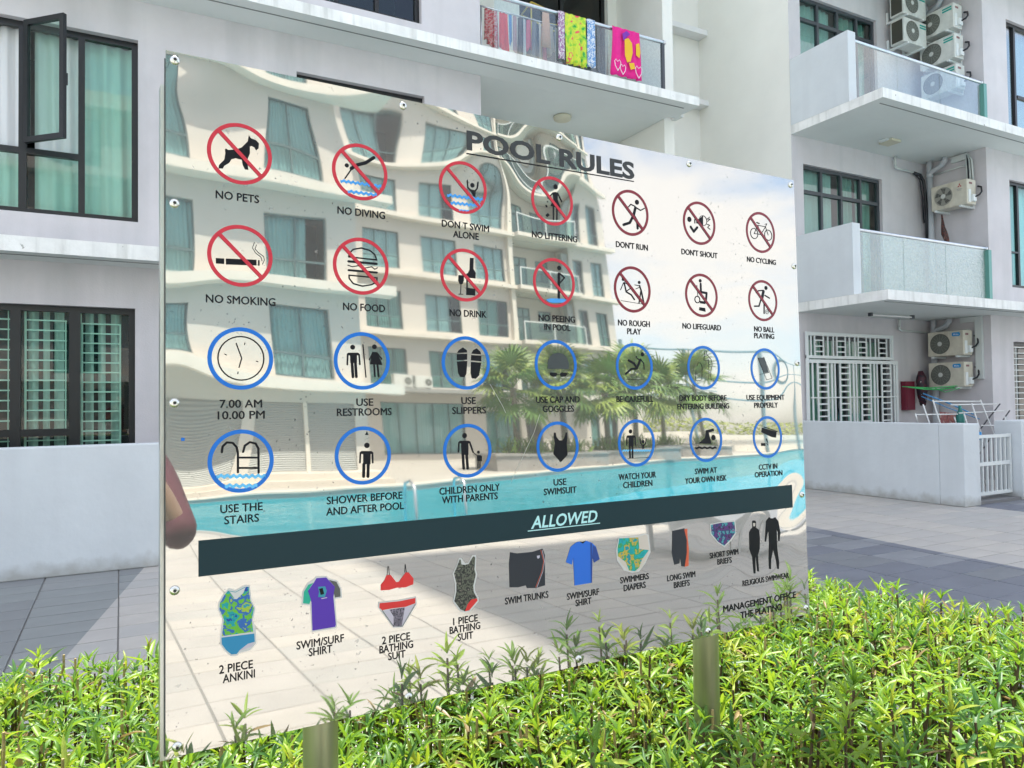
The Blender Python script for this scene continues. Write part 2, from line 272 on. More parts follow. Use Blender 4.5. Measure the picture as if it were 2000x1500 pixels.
# ---------------------------------------------------------------- drawing data of the printed graphics (tenths of a millimetre)
ICONS=[(0,0,'dog',[['P','k',(-280,245),(-270,194),(-205,114),(-191,27),(-195,-36),(-175,-44),(-158,-28),(-59,-49),(21,-93),(102,-193),(116,-282),(143,-243),(211,-226),(250,-189),(245,-116),(211,-84),(190,-122),(156,-137),(129,-126),(129,-25),(95,67),(98,123),(108,205),(64,207),(34,148),(23,78),(-59,69),(-113,92),(-139,146),(-205,198),(-221,236)]]),(1,0,'diver',[['D','k',31,(-202,-70)],['L','k',21,(-230,126),(-136,-18)],['L','k',49,(-136,-34),(-42,-102),(85,-152),(213,-251)],['W','b',40,9,(-300,174),(324,174)],['W','b',40,6,(-194,316),(255,314)]]),(2,0,'swimmer',[['D','k',37,(167,-60)],['L','k',23,(76,-122),(83,-15),(141,36)],['L','k',24,(270,-124),(253,-21),(196,45)],['P','k',(123,13),(224,20),(213,127),(180,123)],['W','b',43,8,(-287,160),(362,150)],['W','b',43,7,(-226,275),(303,258)],['W','b',20,3,(-84,373),(98,367)]]),(3,0,'littering woman',[['D','k',45,(71,-257)],['P','k',(6,-153),(80,-168),(116,-128),(108,-38),(167,98),(-42,92),(23,-27)],['L','k',21,(5,-131),(-91,-39)],['L','k',22,(111,-155),(192,-13)],['L','k',27,(20,89),(14,316)],['L','k',27,(90,90),(84,308)],['P','k',(-144,260),(-98,219),(-65,251),(-112,295)],['P','k',(-146,84),(-115,88),(-99,122),(-130,121)],['P','k',(-113,17),(-92,15),(-89,37),(-110,36)]]),(4,0,'runner',[['D','k',46,(159,-217)],['L','k',54,(119,-107),(74,32)],['L','k',21,(108,-134),(13,-160),(-41,-106)],['L','k',21,(136,-113),(238,-74),(330,-123)],['L','k',50,(74,32),(-22,186),(-166,239)],['L','k',46,(78,41),(152,137),(159,270)]]),(5,0,'shouting head and megaphone',[['D','k',52,(-258,-47)],['L','k',48,(-229,96),(-153,181),(-61,91)],['P','k',(-76,-62),(19,-99),(102,-164),(94,40),(14,14),(-79,9)],['O','k',98,12,(101,-62)],['P','k',(-130,-66),(-108,-68),(-106,16),(-128,18)],['L','k',14,(279,-154),(208,-105),(291,-115),(220,-62)],['L','k',14,(204,-3),(272,10),(215,57),(282,90)]]),(6,0,'bicycle',[['O','k',106,15,(-189,41)],['O','k',108,15,(224,33)],['L','k',13,(-189,41),(-76,-142),(150,-135),(224,33)],['L','k',13,(-76,-142),(5,41),(150,-135)],['L','k',13,(-189,41),(5,41)],['L','k',13,(150,-135),(193,-204),(137,-187)],['L','k',21,(-103,-196),(-29,-183)]]),(0,1,'cigarette',[['P','k',(-315,58),(-209,56),(-209,130),(-315,131)],['P','k',(-188,54),(210,36),(210,115),(-188,134)],['P','k',(231,38),(251,38),(251,115),(230,115)],['L','k',7,(184,-207),(157,-126),(197,-59),(269,-8),(285,48)],['L','k',7,(211,-174),(191,-115),(238,-63),(306,-19),(315,31),(288,93)]]),(1,1,'burger',[['L','k',20,(-188,-123),(-180,-174),(-118,-241),(7,-273),(133,-249),(211,-195),(239,-115),(-188,-123)],['L','k',33,(-192,-56),(238,-55)],['L','k',14,(-201,2),(-136,19),(-43,-4),(51,24),(161,-5),(209,29),(249,3)],['L','k',30,(-191,74),(240,76)],['L','k',20,(-187,148),(-184,198),(-123,269),(16,297),(158,264),(238,212),(242,156),(-187,148)]]),(2,1,'bottle and glass',[['P','k',(101,-286),(166,-289),(157,-114),(198,-51),(192,41),(77,37),(47,-14),(89,-92)],['P','k',(33,-29),(56,-35),(52,200),(184,211),(181,317),(22,317)],['P','k',(-107,8),(-17,7),(-15,90),(-43,149),(-88,152),(-114,97)],['L','k',11,(-67,143),(-77,307)],['L','k',11,(-109,313),(-37,311)]]),(3,1,'standing figure',[['D','k',39,(108,-264)],['L','k',48,(98,-160),(88,248)],['L','k',23,(116,-170),(213,-103),(111,-1)],['D','k',7,(-15,8)],['D','k',7,(-67,34)],['D','k',7,(-110,76)],['D','k',7,(-138,131)],['D','k',7,(-162,185)],['D','k',7,(-176,238)],['P','b',(-177,299),(-73,272),(178,265),(266,281),(176,331),(-34,349),(-117,339)]]),(4,1,'two figures pushing',[['D','k',30,(-210,-170)],['D','k',30,(161,-141)],['L','k',28,(-189,-112),(-147,53),(-31,102),(37,182)],['L','k',13,(-205,-107),(-275,25)],['L','k',13,(-201,-107),(-107,-95)],['L','k',17,(-147,44),(-51,-13)],['L','k',30,(166,-81),(203,11),(258,239)],['L','k',23,(193,21),(143,242)],['L','k',13,(166,-77),(54,-88)],['L','k',13,(165,-52),(75,-14)],['L','k',7,(-270,220),(262,258)]]),(5,1,'seated lifeguard',[['D','k',34,(-24,-284)],['L','k',44,(-15,-224),(-14,-64),(134,-54),(114,84)],['L','k',10,(-115,-191),(-96,37)],['P','k',(-40,109),(86,115),(92,165),(-50,157)],['P','k',(-66,234),(81,242),(91,315),(-74,294)],['O','k',64,18,(-114,88)]]),(6,1,'footballer',[['D','k',43,(102,-270)],['L','k',68,(23,-194),(-13,-75)],['L','k',26,(9,-214),(-127,-195),(-188,-153)],['L','k',26,(64,-112),(198,-63)],['L','k',30,(-34,-74),(-121,121),(-252,128)],['L','k',30,(-13,-65),(31,70),(22,261)],['O','k',43,9,(108,225)],['D','k',13,(108,225)]]),(0,2,'clock',[['O','k',297,18,(4,-2)],['L','k',16,(-59,-202),(10,-3),(-24,121)],['L','k',12,(54,-213),(48,-189)],['L','k',12,(-206,-56),(-184,-43)],['L','k',12,(201,33),(223,42)],['L','k',12,(-37,183),(-41,209)]]),(1,2,'man and woman',[['D','k',36,(-143,-198)],['L','k',40,(-205,-96),(-68,-100)],['P','k',(-184,-113),(-80,-111),(-81,31),(-180,33)],['L','k',24,(-219,-88),(-225,58)],['L','k',24,(-47,-92),(-38,51)],['L','k',40,(-155,27),(-143,237)],['L','k',40,(-104,26),(-92,236)],['L','k',16,(13,-239),(53,239)],['D','k',35,(188,-214)],['P','k',(153,-135),(229,-137),(308,53),(118,48)],['L','k',18,(162,-121),(108,-19)],['L','k',18,(229,-123),(300,-33)],['L','k',26,(181,47),(189,224)],['L','k',26,(231,46),(248,223)]]),(2,2,'pair of slippers',[['P','k',(-126,-200),(-53,-245),(14,-204),(18,-167),(-155,-156)],['P','k',(-158,-136),(20,-149),(18,-53),(-162,-41)],['P','k',(-162,-20),(20,-32),(-1,177),(-38,225),(-110,221),(-144,157)],['P','k',(128,-207),(189,-237),(257,-188),(266,-142),(97,-151)],['P','k',(94,-129),(270,-122),(271,-32),(85,-42)],['P','k',(85,-20),(268,-10),(225,197),(167,250),(95,241),(77,155)]]),(3,2,'swim cap and goggles',[['P','g',(-173,69),(-165,-47),(-127,-129),(-57,-184),(55,-208),(152,-189),(220,-130),(260,-44),(257,69)],['P','k',(-135,161),(-106,133),(4,136),(20,171),(-26,206),(-94,200)],['P','k',(70,170),(101,130),(199,134),(227,162),(183,199),(99,205)],['L','k',9,(-161,142),(-106,137)],['L','k',9,(3,171),(81,170)],['L','k',9,(199,138),(255,145)]]),(4,2,'slipping figure',[['D','k',38,(190,-224)],['L','k',45,(138,-123),(54,29)],['L','k',20,(116,-122),(60,-146),(45,-183)],['L','k',18,(161,-115),(216,-56),(219,51)],['L','k',42,(54,29),(-13,-52),(-130,-105)],['L','k',37,(38,41),(-73,48),(-207,139)],['L','k',7,(-204,237),(212,244)]]),(5,2,'drying figure',[['O','k',35,8,(56,-296)],['L','k',8,(83,-262),(205,-158),(226,-65),(186,42),(173,161),(188,241)],['L','k',8,(129,-69),(133,95),(117,228)],['L','k',8,(30,-261),(7,-141),(132,-138)],['L','k',8,(123,-170),(129,-69),(219,-71)],['L','k',8,(-62,243),(-41,-8),(-84,-94),(-144,-91),(-175,-24)],['L','k',8,(-228,244),(-74,256)],['L','k',8,(-206,47),(-228,244)]]),(6,2,'deck chair',[['P','g',(-200,-226),(-21,-236),(97,71),(-52,84)],['L','k',8,(-36,-244),(192,188)],['L','k',8,(-208,-226),(29,223)],['L','k',8,(-173,113),(96,76)],['L','k',8,(29,223),(192,188)]]),(0,3,'pool ladder',[['L','k',29,(-246,-130),(-237,-206),(-183,-257),(-110,-249),(-59,-189),(-43,-102),(-44,148)],['L','k',29,(24,-122),(46,-205),(111,-251),(186,-229),(223,-159),(224,169)],['L','k',27,(-43,-48),(223,-36)],['L','k',27,(-43,91),(222,105)],['W','w',45,8,(-318,186),(320,223)],['W','w',46,5,(-211,320),(206,347)]]),(1,3,'showering man',[['D','k',40,(56,-145)],['L','k',44,(-22,-44),(119,-38)],['P','k',(-1,-61),(109,-57),(106,133),(-3,128)],['L','k',24,(-43,-39),(-52,102)],['L','k',24,(140,-32),(142,111)],['L','k',44,(7,128),(1,307)],['L','k',44,(73,132),(67,311)],['P','k',(58,-353),(30,-298),(84,-297)],['D','k',4,(43,-270)],['D','k',4,(63,-245)],['D','k',4,(84,-258)],['D','k',4,(32,-230)],['D','k',4,(73,-209)]]),(2,3,'adult and child',[['D','k',41,(-50,-240)],['L','k',43,(-124,-140),(19,-135)],['P','k',(-114,-156),(15,-152),(11,67),(-108,62)],['L','k',26,(-148,-132),(-160,9)],['L','k',26,(39,-134),(96,28)],['L','k',9,(96,28),(168,87)],['L','k',43,(-85,59),(-74,274)],['L','k',43,(-18,62),(-5,277)],['D','k',24,(191,32)],['P','k',(165,78),(234,81),(227,177),(168,174)],['L','k',13,(243,95),(242,171)],['L','k',17,(181,168),(178,283)],['L','k',17,(215,170),(212,284)]]),(3,3,'swimsuit',[['P','k',(-70,-239),(-37,-234),(-25,-164),(29,-105),(98,-102),(147,-159),(166,-232),(194,-232),(196,-134),(180,-41),(194,145),(52,266),(-93,121),(-56,-50),(-80,-166)]]),(4,3,'adult watching swimmer',[['W','w',29,12,(-332,124),(327,150)],['D','k',37,(-133,-212)],['L','k',39,(-195,-123),(-55,-118)],['P','k',(-182,-140),(-67,-136),(-73,56),(-182,51)],['L','k',22,(-217,-116),(-228,30)],['L','k',22,(-33,-110),(-35,37)],['L','k',34,(-163,45),(-158,258)],['L','k',34,(-101,47),(-102,260)],['D','k',30,(150,-18)],['L','k',15,(79,-70),(95,17),(132,56)],['L','k',15,(226,-72),(203,21),(164,57)],['L','k',32,(148,49),(146,99)],['L','k',7,(-214,270),(284,273)]]),(5,3,'front crawl swimmer',[['P','k',(4,-181),(202,-213),(215,-160),(73,-137),(95,-52),(136,81),(-193,63),(-27,-35)],['D','k',53,(195,-36)],['W','k',36,4,(-281,143),(266,165)]]),(6,3,'security camera',[['P','k',(-158,-194),(266,-99),(244,23),(111,2),(-182,-104)],['O','k',33,14,(193,-23)],['L','k',17,(-90,-204),(291,-104)],['L','k',22,(-38,39),(-10,104)],['P','k',(-193,117),(-74,121),(-77,179),(-196,174)],['L','k',14,(-35,122),(3,165)]])]
GARM=[('ankini','sleeveless teal patterned top over blue briefs',[['P','o',(757,7134),(785,7138),(847,7165),(965,7113),(1030,7126),(1051,7326),(1103,7443),(1070,7588),(1107,7758),(1111,7909),(1027,7989),(896,8000),(857,8034),(786,8025),(710,7948),(650,7844),(653,7738),(679,7529),(624,7387),(631,7308),(686,7208)],['P','camo',(750,7163),(776,7180),(818,7278),(862,7286),(944,7216),(978,7139),(1014,7141),(1033,7324),(1082,7440),(1052,7586),(1070,7749),(675,7744),(698,7532),(644,7390),(650,7310),(705,7211)],['L','teal',7,(757,7164),(847,7192),(971,7141)],['L','teal',7,(770,7179),(827,7275)],['P','blue2',(668,7761),(1084,7775),(1090,7885),(1001,7897),(909,7955),(857,8007),(793,8002),(729,7938),(672,7848)],['P','lil',(1084,7890),(1053,7939),(883,7975),(909,7955),(1001,7897)]]),('surf shirt','purple swim shirt with one green and one grey sleeve',[['P','o',(1898,7146),(1919,7117),(2072,7132),(2101,7169),(2225,7216),(2284,7340),(2290,7464),(2189,7469),(2215,7857),(2197,7883),(1856,7881),(1837,7510),(1717,7483),(1728,7308),(1797,7197)],['P','pur',(1905,7175),(1926,7143),(2064,7150),(2086,7177),(2188,7298),(2164,7439),(2197,7833),(2185,7860),(1863,7863),(1852,7467),(1803,7304),(1883,7208)],['P','grn',(1883,7201),(1811,7220),(1747,7311),(1736,7465),(1823,7488),(1845,7438),(1803,7304)],['P','dgry',(2100,7189),(2210,7229),(2261,7337),(2268,7446),(2186,7449),(2169,7382),(2188,7298)],['P','teal',(1947,7267),(2048,7273),(2070,7340),(2040,7422),(1946,7409),(1961,7340)],['P','k',(1961,7297),(2012,7289),(2033,7378),(1982,7385)],['L','lil',11,(1996,7437),(2069,7433)]]),('bikini','red bikini with grey patterned briefs',[['P','red',(2869,7358),(2921,7305),(2961,7228),(3025,7235),(3111,7352),(3151,7349),(3259,7226),(3308,7232),(3385,7333),(3379,7416),(3255,7446),(3110,7434),(2998,7450),(2868,7440)],['L','k',7,(2969,7229),(2983,7103)],['L','k',7,(3004,7233),(2995,7104)],['L','k',8,(3246,7225),(3254,7104)],['L','k',8,(3272,7228),(3257,7105)],['P','o',(2822,7678),(2830,7605),(3156,7618),(3420,7605),(3429,7721),(3198,8027),(3054,8012)],['P','red',(2846,7622),(3156,7636),(3409,7623),(3407,7702),(3251,7733),(3042,7725),(2884,7729),(2840,7689)],['P','lil',(2907,7738),(3243,7736),(3391,7715),(3196,7996),(3062,7995)],['P','chk',(2994,7736),(3238,7739),(3183,8014),(3054,7994),(3060,7848)],['L','k',6,(2884,7729),(3062,7998)],['L','k',6,(3407,7710),(3191,8015)]]),('one piece','dark patterned one piece swimsuit with red leg edge',[['P','o',(4105,7219),(4145,7110),(4186,7118),(4246,7204),(4303,7203),(4374,7091),(4437,7098),(4445,7139),(4432,7321),(4454,7404),(4409,7574),(4413,7654),(4472,7766),(4471,7830),(4321,7959),(4214,7962),(4127,7915),(4028,7767),(4066,7623),(4068,7498),(4029,7336)],['P','dcam',(4115,7220),(4155,7133),(4173,7140),(4184,7213),(4237,7227),(4308,7224),(4373,7131),(4400,7110),(4427,7137),(4409,7319),(4431,7401),(4382,7571),(4389,7667),(4447,7770),(4342,7788),(4232,7946),(4154,7903),(4051,7762),(4088,7626),(4091,7501),(4053,7339)],['P','red',(4447,7774),(4453,7811),(4304,7941),(4232,7943),(4279,7842),(4342,7780)]]),('trunks','black swim trunks with an orange side stripe',[['P','nvy',(5058,7121),(5191,7156),(5483,7163),(5679,7131),(5720,7240),(5712,7736),(5528,7757),(5361,7735),(5343,7688),(5198,7702),(5036,7680),(5035,7295)],['L','org',8,(5642,7150),(5694,7338),(5653,7502),(5528,7745)],['L','lil',8,(5670,7153),(5710,7340),(5673,7504),(5552,7748)],['P','lil',(5561,7235),(5620,7232),(5615,7270),(5589,7284),(5570,7273)]]),('blue shirt','blue short sleeved swim shirt',[['P','blu',(6417,7086),(6491,7116),(6560,7088),(6684,7136),(6769,7215),(6839,7434),(6717,7481),(6688,7382),(6664,7816),(6301,7818),(6283,7336),(6259,7463),(6135,7406),(6236,7159),(6342,7101)],['P','nvy2',(6700,7181),(6769,7223),(6839,7434),(6717,7481),(6688,7382)],['P','k',(6417,7087),(6487,7101),(6560,7090),(6491,7130)],['P','nvy2',(6645,7132),(6684,7144),(6688,7382),(6664,7816),(6638,7816)]]),('diaper','teal patterned swim diaper',[['P','o',(7258,7101),(7701,7108),(7867,7091),(7937,7116),(7979,7434),(7848,7621),(7702,7750),(7539,7752),(7357,7690),(7209,7494),(7199,7314)],['P','crm',(7274,7115),(7700,7130),(7866,7109),(7913,7132),(7951,7394),(7850,7585),(7775,7686),(7609,7748),(7471,7713),(7337,7598),(7228,7460),(7222,7316)],['P','tcam',(7273,7120),(7704,7145),(7721,7351),(7939,7396),(7780,7540),(7705,7677),(7609,7735),(7472,7704),(7408,7552),(7234,7425),(7229,7299)]]),('long briefs','black long swim briefs with an orange side panel',[['P','nvy',(8511,7106),(8801,7086),(8852,7110),(8867,7244),(8847,7547),(8786,7792),(8711,7778),(8680,7604),(8663,7716),(8537,7729),(8483,7507)],['P','org',(8801,7105),(8878,7097),(8877,7245),(8901,7477),(8881,7788),(8786,7796),(8847,7547),(8857,7301)]]),('short briefs','dark short swim briefs with a bright print',[['P','o',(9459,7065),(9751,7046),(10130,7060),(10153,7301),(10008,7432),(9816,7539),(9639,7438),(9461,7254)],['P','pcam',(9479,7081),(9750,7066),(10107,7077),(10126,7288),(9981,7413),(9812,7514),(9653,7420),(9486,7247)]]),('full suits','two black full body swimsuits',[['P','k',(10601,7131),(10617,7098),(10689,7104),(10708,7141),(10697,7241),(10788,7301),(10803,7475),(10787,7677),(10729,7793),(10748,8119),(10699,8113),(10669,7827),(10655,7825),(10648,8147),(10597,8141),(10569,7815),(10499,7647),(10506,7325),(10552,7268),(10605,7233)],['P','crm',(10621,7149),(10684,7155),(10676,7209),(10646,7220),(10624,7204)],['P','k',(11088,7071),(11131,7100),(11206,7106),(11267,7087),(11353,7177),(11402,7410),(11369,7584),(11333,7570),(11327,7403),(11301,7318),(11288,7565),(11295,7731),(11335,8004),(11319,8143),(11275,8131),(11240,7932),(11175,7718),(11106,7916),(11090,8113),(11037,8103),(11033,7888),(11063,7583),(11060,7336),(11012,7414),(10975,7554),(10940,7546),(10971,7328),(10995,7146)]])]
TEXTS=[('POOL RULES',0.6124,0.0445,0.3438),('NO PETS',0.0893,0.1842,0.0565),('NO DIVING',0.2642,0.1851,0.073),('DON T SWIM',0.4363,0.1859,0.084),('ALONE',0.4364,0.2008,0.0457),('NO LITTERING',0.6063,0.1856,0.0923),("DON'T RUN",0.7743,0.1851,0.074),("DON'T SHOUT",0.9412,0.1838,0.0941),('NO CYCLING',1.1127,0.1828,0.0846),('NO SMOKING',0.0937,0.3264,0.0903),('NO FOOD',0.2668,0.3266,0.0642),('NO DRINK',0.4379,0.3268,0.0655),('NO PEEING',0.607,0.3269,0.0742),('IN POOL',0.6073,0.3418,0.0533),('NO ROUGH',0.7743,0.3273,0.0736),('PLAY',0.7739,0.3423,0.032),('NO LIFEGUARD',0.9414,0.3267,0.1004),('NO BALL',1.1137,0.3246,0.0587),('PLAYING',1.113,0.3383,0.0586),('7.00 AM',0.0928,0.4674,0.0548),('10.00 PM',0.0932,0.4827,0.0607),('USE',0.2659,0.4668,0.0257),('RESTROOMS',0.2657,0.4811,0.0832),('USE',0.4358,0.4657,0.0253),('SLIPPERS',0.4367,0.4812,0.0597),('USE CAP AND',0.6056,0.4652,0.0883),('GOGGLES',0.6058,0.4809,0.0633),('BE CAREFULL',0.7721,0.4654,0.085),('DRY BODY BEFORE',0.9395,0.4644,0.1225),('ENTERING BUILDING',0.9397,0.4802,0.1344),('USE EQUIPMENT',1.1113,0.4643,0.1107),('PROPERLY',1.1114,0.48,0.0688),('USE THE',0.093,0.6075,0.0544),('STAIRS',0.0931,0.6226,0.0446),('SHOWER BEFORE',0.2654,0.6068,0.1144),('AND AFTER POOL',0.266,0.6225,0.1175),('CHILDREN ONLY',0.4361,0.6055,0.1061),('WITH PARENTS',0.4361,0.6192,0.098),('USE',0.6053,0.6048,0.0258),('SWIMSUIT',0.6058,0.6195,0.0661),('WATCH YOUR',0.7727,0.604,0.0858),('CHILDREN',0.7731,0.6188,0.067),('SWIM AT',0.94,0.6039,0.057),('YOUR OWN RISK',0.94,0.6205,0.1074),('CCTV IN',1.1111,0.6049,0.0537),('OPERATION',1.1122,0.6195,0.0805),('ALLOWED',0.6134,0.6682,0.1452),('2 PIECE',0.0852,0.8173,0.0426),('ANKINI',0.0887,0.8301,0.0408),('SWIM/SURF',0.1978,0.8032,0.067),('SHIRT',0.1977,0.8153,0.0331),('2 PIECE',0.3098,0.8168,0.0439),('BATHING',0.3101,0.8295,0.0527),('SUIT',0.3105,0.8416,0.0272),('1 PIECE',0.4241,0.8073,0.0424),('BATHING',0.4231,0.8197,0.0529),('SUIT',0.4235,0.8324,0.0265),('SWIM TRUNKS',0.536,0.7888,0.0825),('SWIM/SURF',0.6476,0.7982,0.0669),('SHIRT',0.6479,0.8113,0.0329),('SWIMMERS',0.7598,0.7854,0.0648),('DIAPERS',0.7597,0.7999,0.0498),('LONG SWIM',0.8702,0.7955,0.069),('BRIEFS',0.8706,0.8098,0.0389),('SHORT SWIM',0.981,0.7661,0.0761),('BRIEFS',0.9814,0.78,0.038),('RELIGIOUS SWIMWEAR',1.0946,0.8294,0.1333),('MANAGEMENT OFFICE',1.0771,0.8714,0.2066),('THE PLATINO',1.0789,0.8901,0.1186)]
RACKW=[((10.98, 6.9, 1.444), (11.623, 6.9, 0.05)), ((12.286, 6.93, 1.43), (13.147, 6.93, 0.05)), ((11.075, 6.96, 1.419), (12.338, 6.96, 1.405)), ((11.991, 6.9, 1.376), (12.628, 6.9, 0.05)), ((11.483, 6.93, 1.358), (12.733, 6.93, 1.3570754437869823)), ((11.743, 6.96, 1.225), (12.993, 6.96, 1.2390056022408964)), ((10.544, 6.9, 1.24), (10.6, 6.9, 1.1)), ((10.783, 6.93, 1.376), (11.436, 6.93, 0.05)), ((10.66, 6.96, 1.222), (11.701, 6.96, 1.209)), ((12.227, 6.9, 1.018), (12.955, 6.9, 0.999)), ((12.959, 6.93, 1.151), (13.427, 6.93, 0.05)), ((11.618, 6.96, 1.162), (11.667, 6.96, 1.056)), ((11.777, 6.9, 1.216), (12.307, 6.9, 0.05))]
RACKD=[((12.928, 6.98, 1.356), (11.046, 6.98, 0.05)), ((13.209, 6.98, 1.24), (11.645, 6.98, 0.05))]
POSTS=[(.2124,.026),(.9850,.026)]

# ---------------------------------------------------------------- ground
def slate_at(u, v):
    if v > 5.15 and v < 5.95 and u > 10.2: return True
    if v > 1 and 4.4 < u < 7.0: return True
    return False
gm = mat('paving joint mortar', (.36, .37, .36), .9, noise=(3, .15))
g = MB(); g.box(-60, 60, -8.6, 60, -.30, -.012); g.build('ground', gm, kind='structure')
TL = [mat('light stone tile', (.445, .425, .40), .55, noise=(2.2, .08), bump=(80, .15, .002), streak=(1.3, .2, (.27, .28, .28))),
      mat('light stone tile warm', (.47, .445, .41), .55, noise=(2.6, .08), bump=(80, .15, .002)),
      mat('light stone tile cool', (.42, .41, .39), .55, noise=(1.9, .08), bump=(80, .15, .002))]
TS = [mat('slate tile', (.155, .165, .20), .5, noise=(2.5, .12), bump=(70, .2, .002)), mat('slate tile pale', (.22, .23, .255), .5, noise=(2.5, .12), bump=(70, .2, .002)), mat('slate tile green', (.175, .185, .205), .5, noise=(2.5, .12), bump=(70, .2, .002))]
pave = MB().box(-6.0, 18, -8.5, 8.6, -.02, -.010).build('pavement', mat('grey grout', (.26, .26, .25), .9), kind='structure')
MB().box(4.4, 7.05, 1.0, 8.5, -.0098, -.0078).build('grout', mat('white grout', (.62, .63, .62), .9), pave)
TW, TH, GP = .57, .285, .0045
tile_me = {}
def tile_mesh(m):
    if m.name in tile_me: return tile_me[m.name]
    a, b, c = TW/2-GP, TH/2-GP, .006
    v = [(-a, -b, -.008), (a, -b, -.008), (a, b, -.008), (-a, b, -.008), (-a+c/2, -b+c/2, 0), (a-c/2, -b+c/2, 0), (a-c/2, b-c/2, 0), (-a+c/2, b-c/2, 0)]
    f = [(4, 5, 6, 7), (0, 1, 5, 4), (1, 2, 6, 5), (2, 3, 7, 6), (3, 0, 4, 7)]
    me = bpy.data.meshes.new('tile'); me.from_pydata(v, [], f); me.materials.append(m); tile_me[m.name] = me; return me
TLG = [mat('darker toned tile', (.235, .25, .25), .55, noise=(2.2, .08), bump=(80, .15, .002)), mat('darker toned tile deep', (.215, .225, .23), .55, noise=(2.2, .08)), mat('darker toned tile pale', (.25, .26, .26), .55, noise=(2.2, .08))]  # darker tone for the tiles left of the slanted line
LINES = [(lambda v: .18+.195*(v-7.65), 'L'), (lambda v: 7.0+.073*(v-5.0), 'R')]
bulk = MB(); mats_all = TL+TS+TLG; cnt = 0; r_ = random.Random(3)
for i in range(-10, 32):
    for j in range(-29, 31):
        u = -.02+TW*(i+.5); v = TH*(j+.5)+.02
        if u < -6 or u > 17.7 or v > 8.5 or v < -8.2: continue
        k = r_.choice([0, 0, 1, 2]); cut = None
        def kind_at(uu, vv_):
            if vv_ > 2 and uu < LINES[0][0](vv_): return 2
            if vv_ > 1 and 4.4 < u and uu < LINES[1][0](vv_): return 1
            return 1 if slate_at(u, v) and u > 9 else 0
        cn = [(u-TW/2+GP, v-TH/2+GP), (u+TW/2-GP, v-TH/2+GP), (u+TW/2-GP, v+TH/2-GP), (u-TW/2+GP, v+TH/2-GP)]
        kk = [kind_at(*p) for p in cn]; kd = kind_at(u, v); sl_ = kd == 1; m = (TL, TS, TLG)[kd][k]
        if len(set(kk)) > 1 and v > 1.5:
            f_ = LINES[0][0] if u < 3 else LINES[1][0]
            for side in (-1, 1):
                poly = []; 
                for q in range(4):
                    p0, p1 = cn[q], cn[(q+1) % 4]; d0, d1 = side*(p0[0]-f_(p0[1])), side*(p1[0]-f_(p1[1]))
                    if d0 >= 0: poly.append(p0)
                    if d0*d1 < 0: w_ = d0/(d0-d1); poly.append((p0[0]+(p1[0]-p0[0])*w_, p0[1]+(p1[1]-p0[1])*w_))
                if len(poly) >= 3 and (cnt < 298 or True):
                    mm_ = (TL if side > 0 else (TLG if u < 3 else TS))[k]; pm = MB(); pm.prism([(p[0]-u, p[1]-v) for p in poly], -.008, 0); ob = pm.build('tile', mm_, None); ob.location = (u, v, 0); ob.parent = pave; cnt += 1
            continue
        vis = (v < 7.65 and -1.8 < u < .45 and v > 4.6) or (5.6 < u < 11.5 and 3.4 < v < 8.6 and (u < 10 or v < 5.9) and u+.4*v > 7.6)
        dz = r_.uniform(-.0012, .0012)
        if vis and cnt < 235:
            o = bpy.data.objects.new('tile', tile_mesh(m)); COL.objects.link(o); o.location = (u, v, dz); o.parent = pave; cnt += 1
        else:
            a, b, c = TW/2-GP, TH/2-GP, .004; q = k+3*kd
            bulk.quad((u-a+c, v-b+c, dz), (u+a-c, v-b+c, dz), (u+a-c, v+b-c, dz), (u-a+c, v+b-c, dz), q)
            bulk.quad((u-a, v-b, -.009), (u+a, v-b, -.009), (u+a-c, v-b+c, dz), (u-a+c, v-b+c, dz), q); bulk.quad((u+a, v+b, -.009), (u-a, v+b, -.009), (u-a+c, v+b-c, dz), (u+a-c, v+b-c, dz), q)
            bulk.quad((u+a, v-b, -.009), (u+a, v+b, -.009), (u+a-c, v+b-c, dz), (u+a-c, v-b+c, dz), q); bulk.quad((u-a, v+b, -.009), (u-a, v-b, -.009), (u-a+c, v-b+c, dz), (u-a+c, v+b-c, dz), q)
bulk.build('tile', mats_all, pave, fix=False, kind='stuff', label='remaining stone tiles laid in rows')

# ---------------------------------------------------------------- near apartment building
AB = thing('apartment_building', 'lilac grey apartment building with white slab edges and balconies behind the sign', 'building', (4, 9, 0))
H1, H2 = 12.4, 37.0
VW = 8.8
wb = MB()
hl = [(-3.2, -.98+.0, 3.46, 5.46)]
holesL = [(-2.4, .13, .62, 2.55), (-2.4, .16, 3.48, 5.46), (1.84, 3.46, 3.48, 5.46), (1.84, 3.43, 6.40, 8.45), (-2.4, .16, 6.4, 8.45), (1.84, 3.46, .62, 2.55)]
wall(PV(VW), -12, 4.27, 0, H1, holesL, .16, wb)
wb.quad((-12, VW, 0), (-12, 20, 0), (-12, 20, H1), (-12, VW, H1)); wb.quad((-12, VW, H1), (4.27, VW, H1), (4.27, 20, H1), (-12, 20, H1)); wb.quad((-12, 20, 0), (4.27, 20, 0), (4.27, 20, H1), (-12, 20, H1))
wb.quad((4.27, VW, 0), (4.27, 10.1, 0), (4.27, 10.1, H2), (4.27, VW, H2))
wb.build('wall', WALL, AB, fix=False, label='lilac grey front wall')
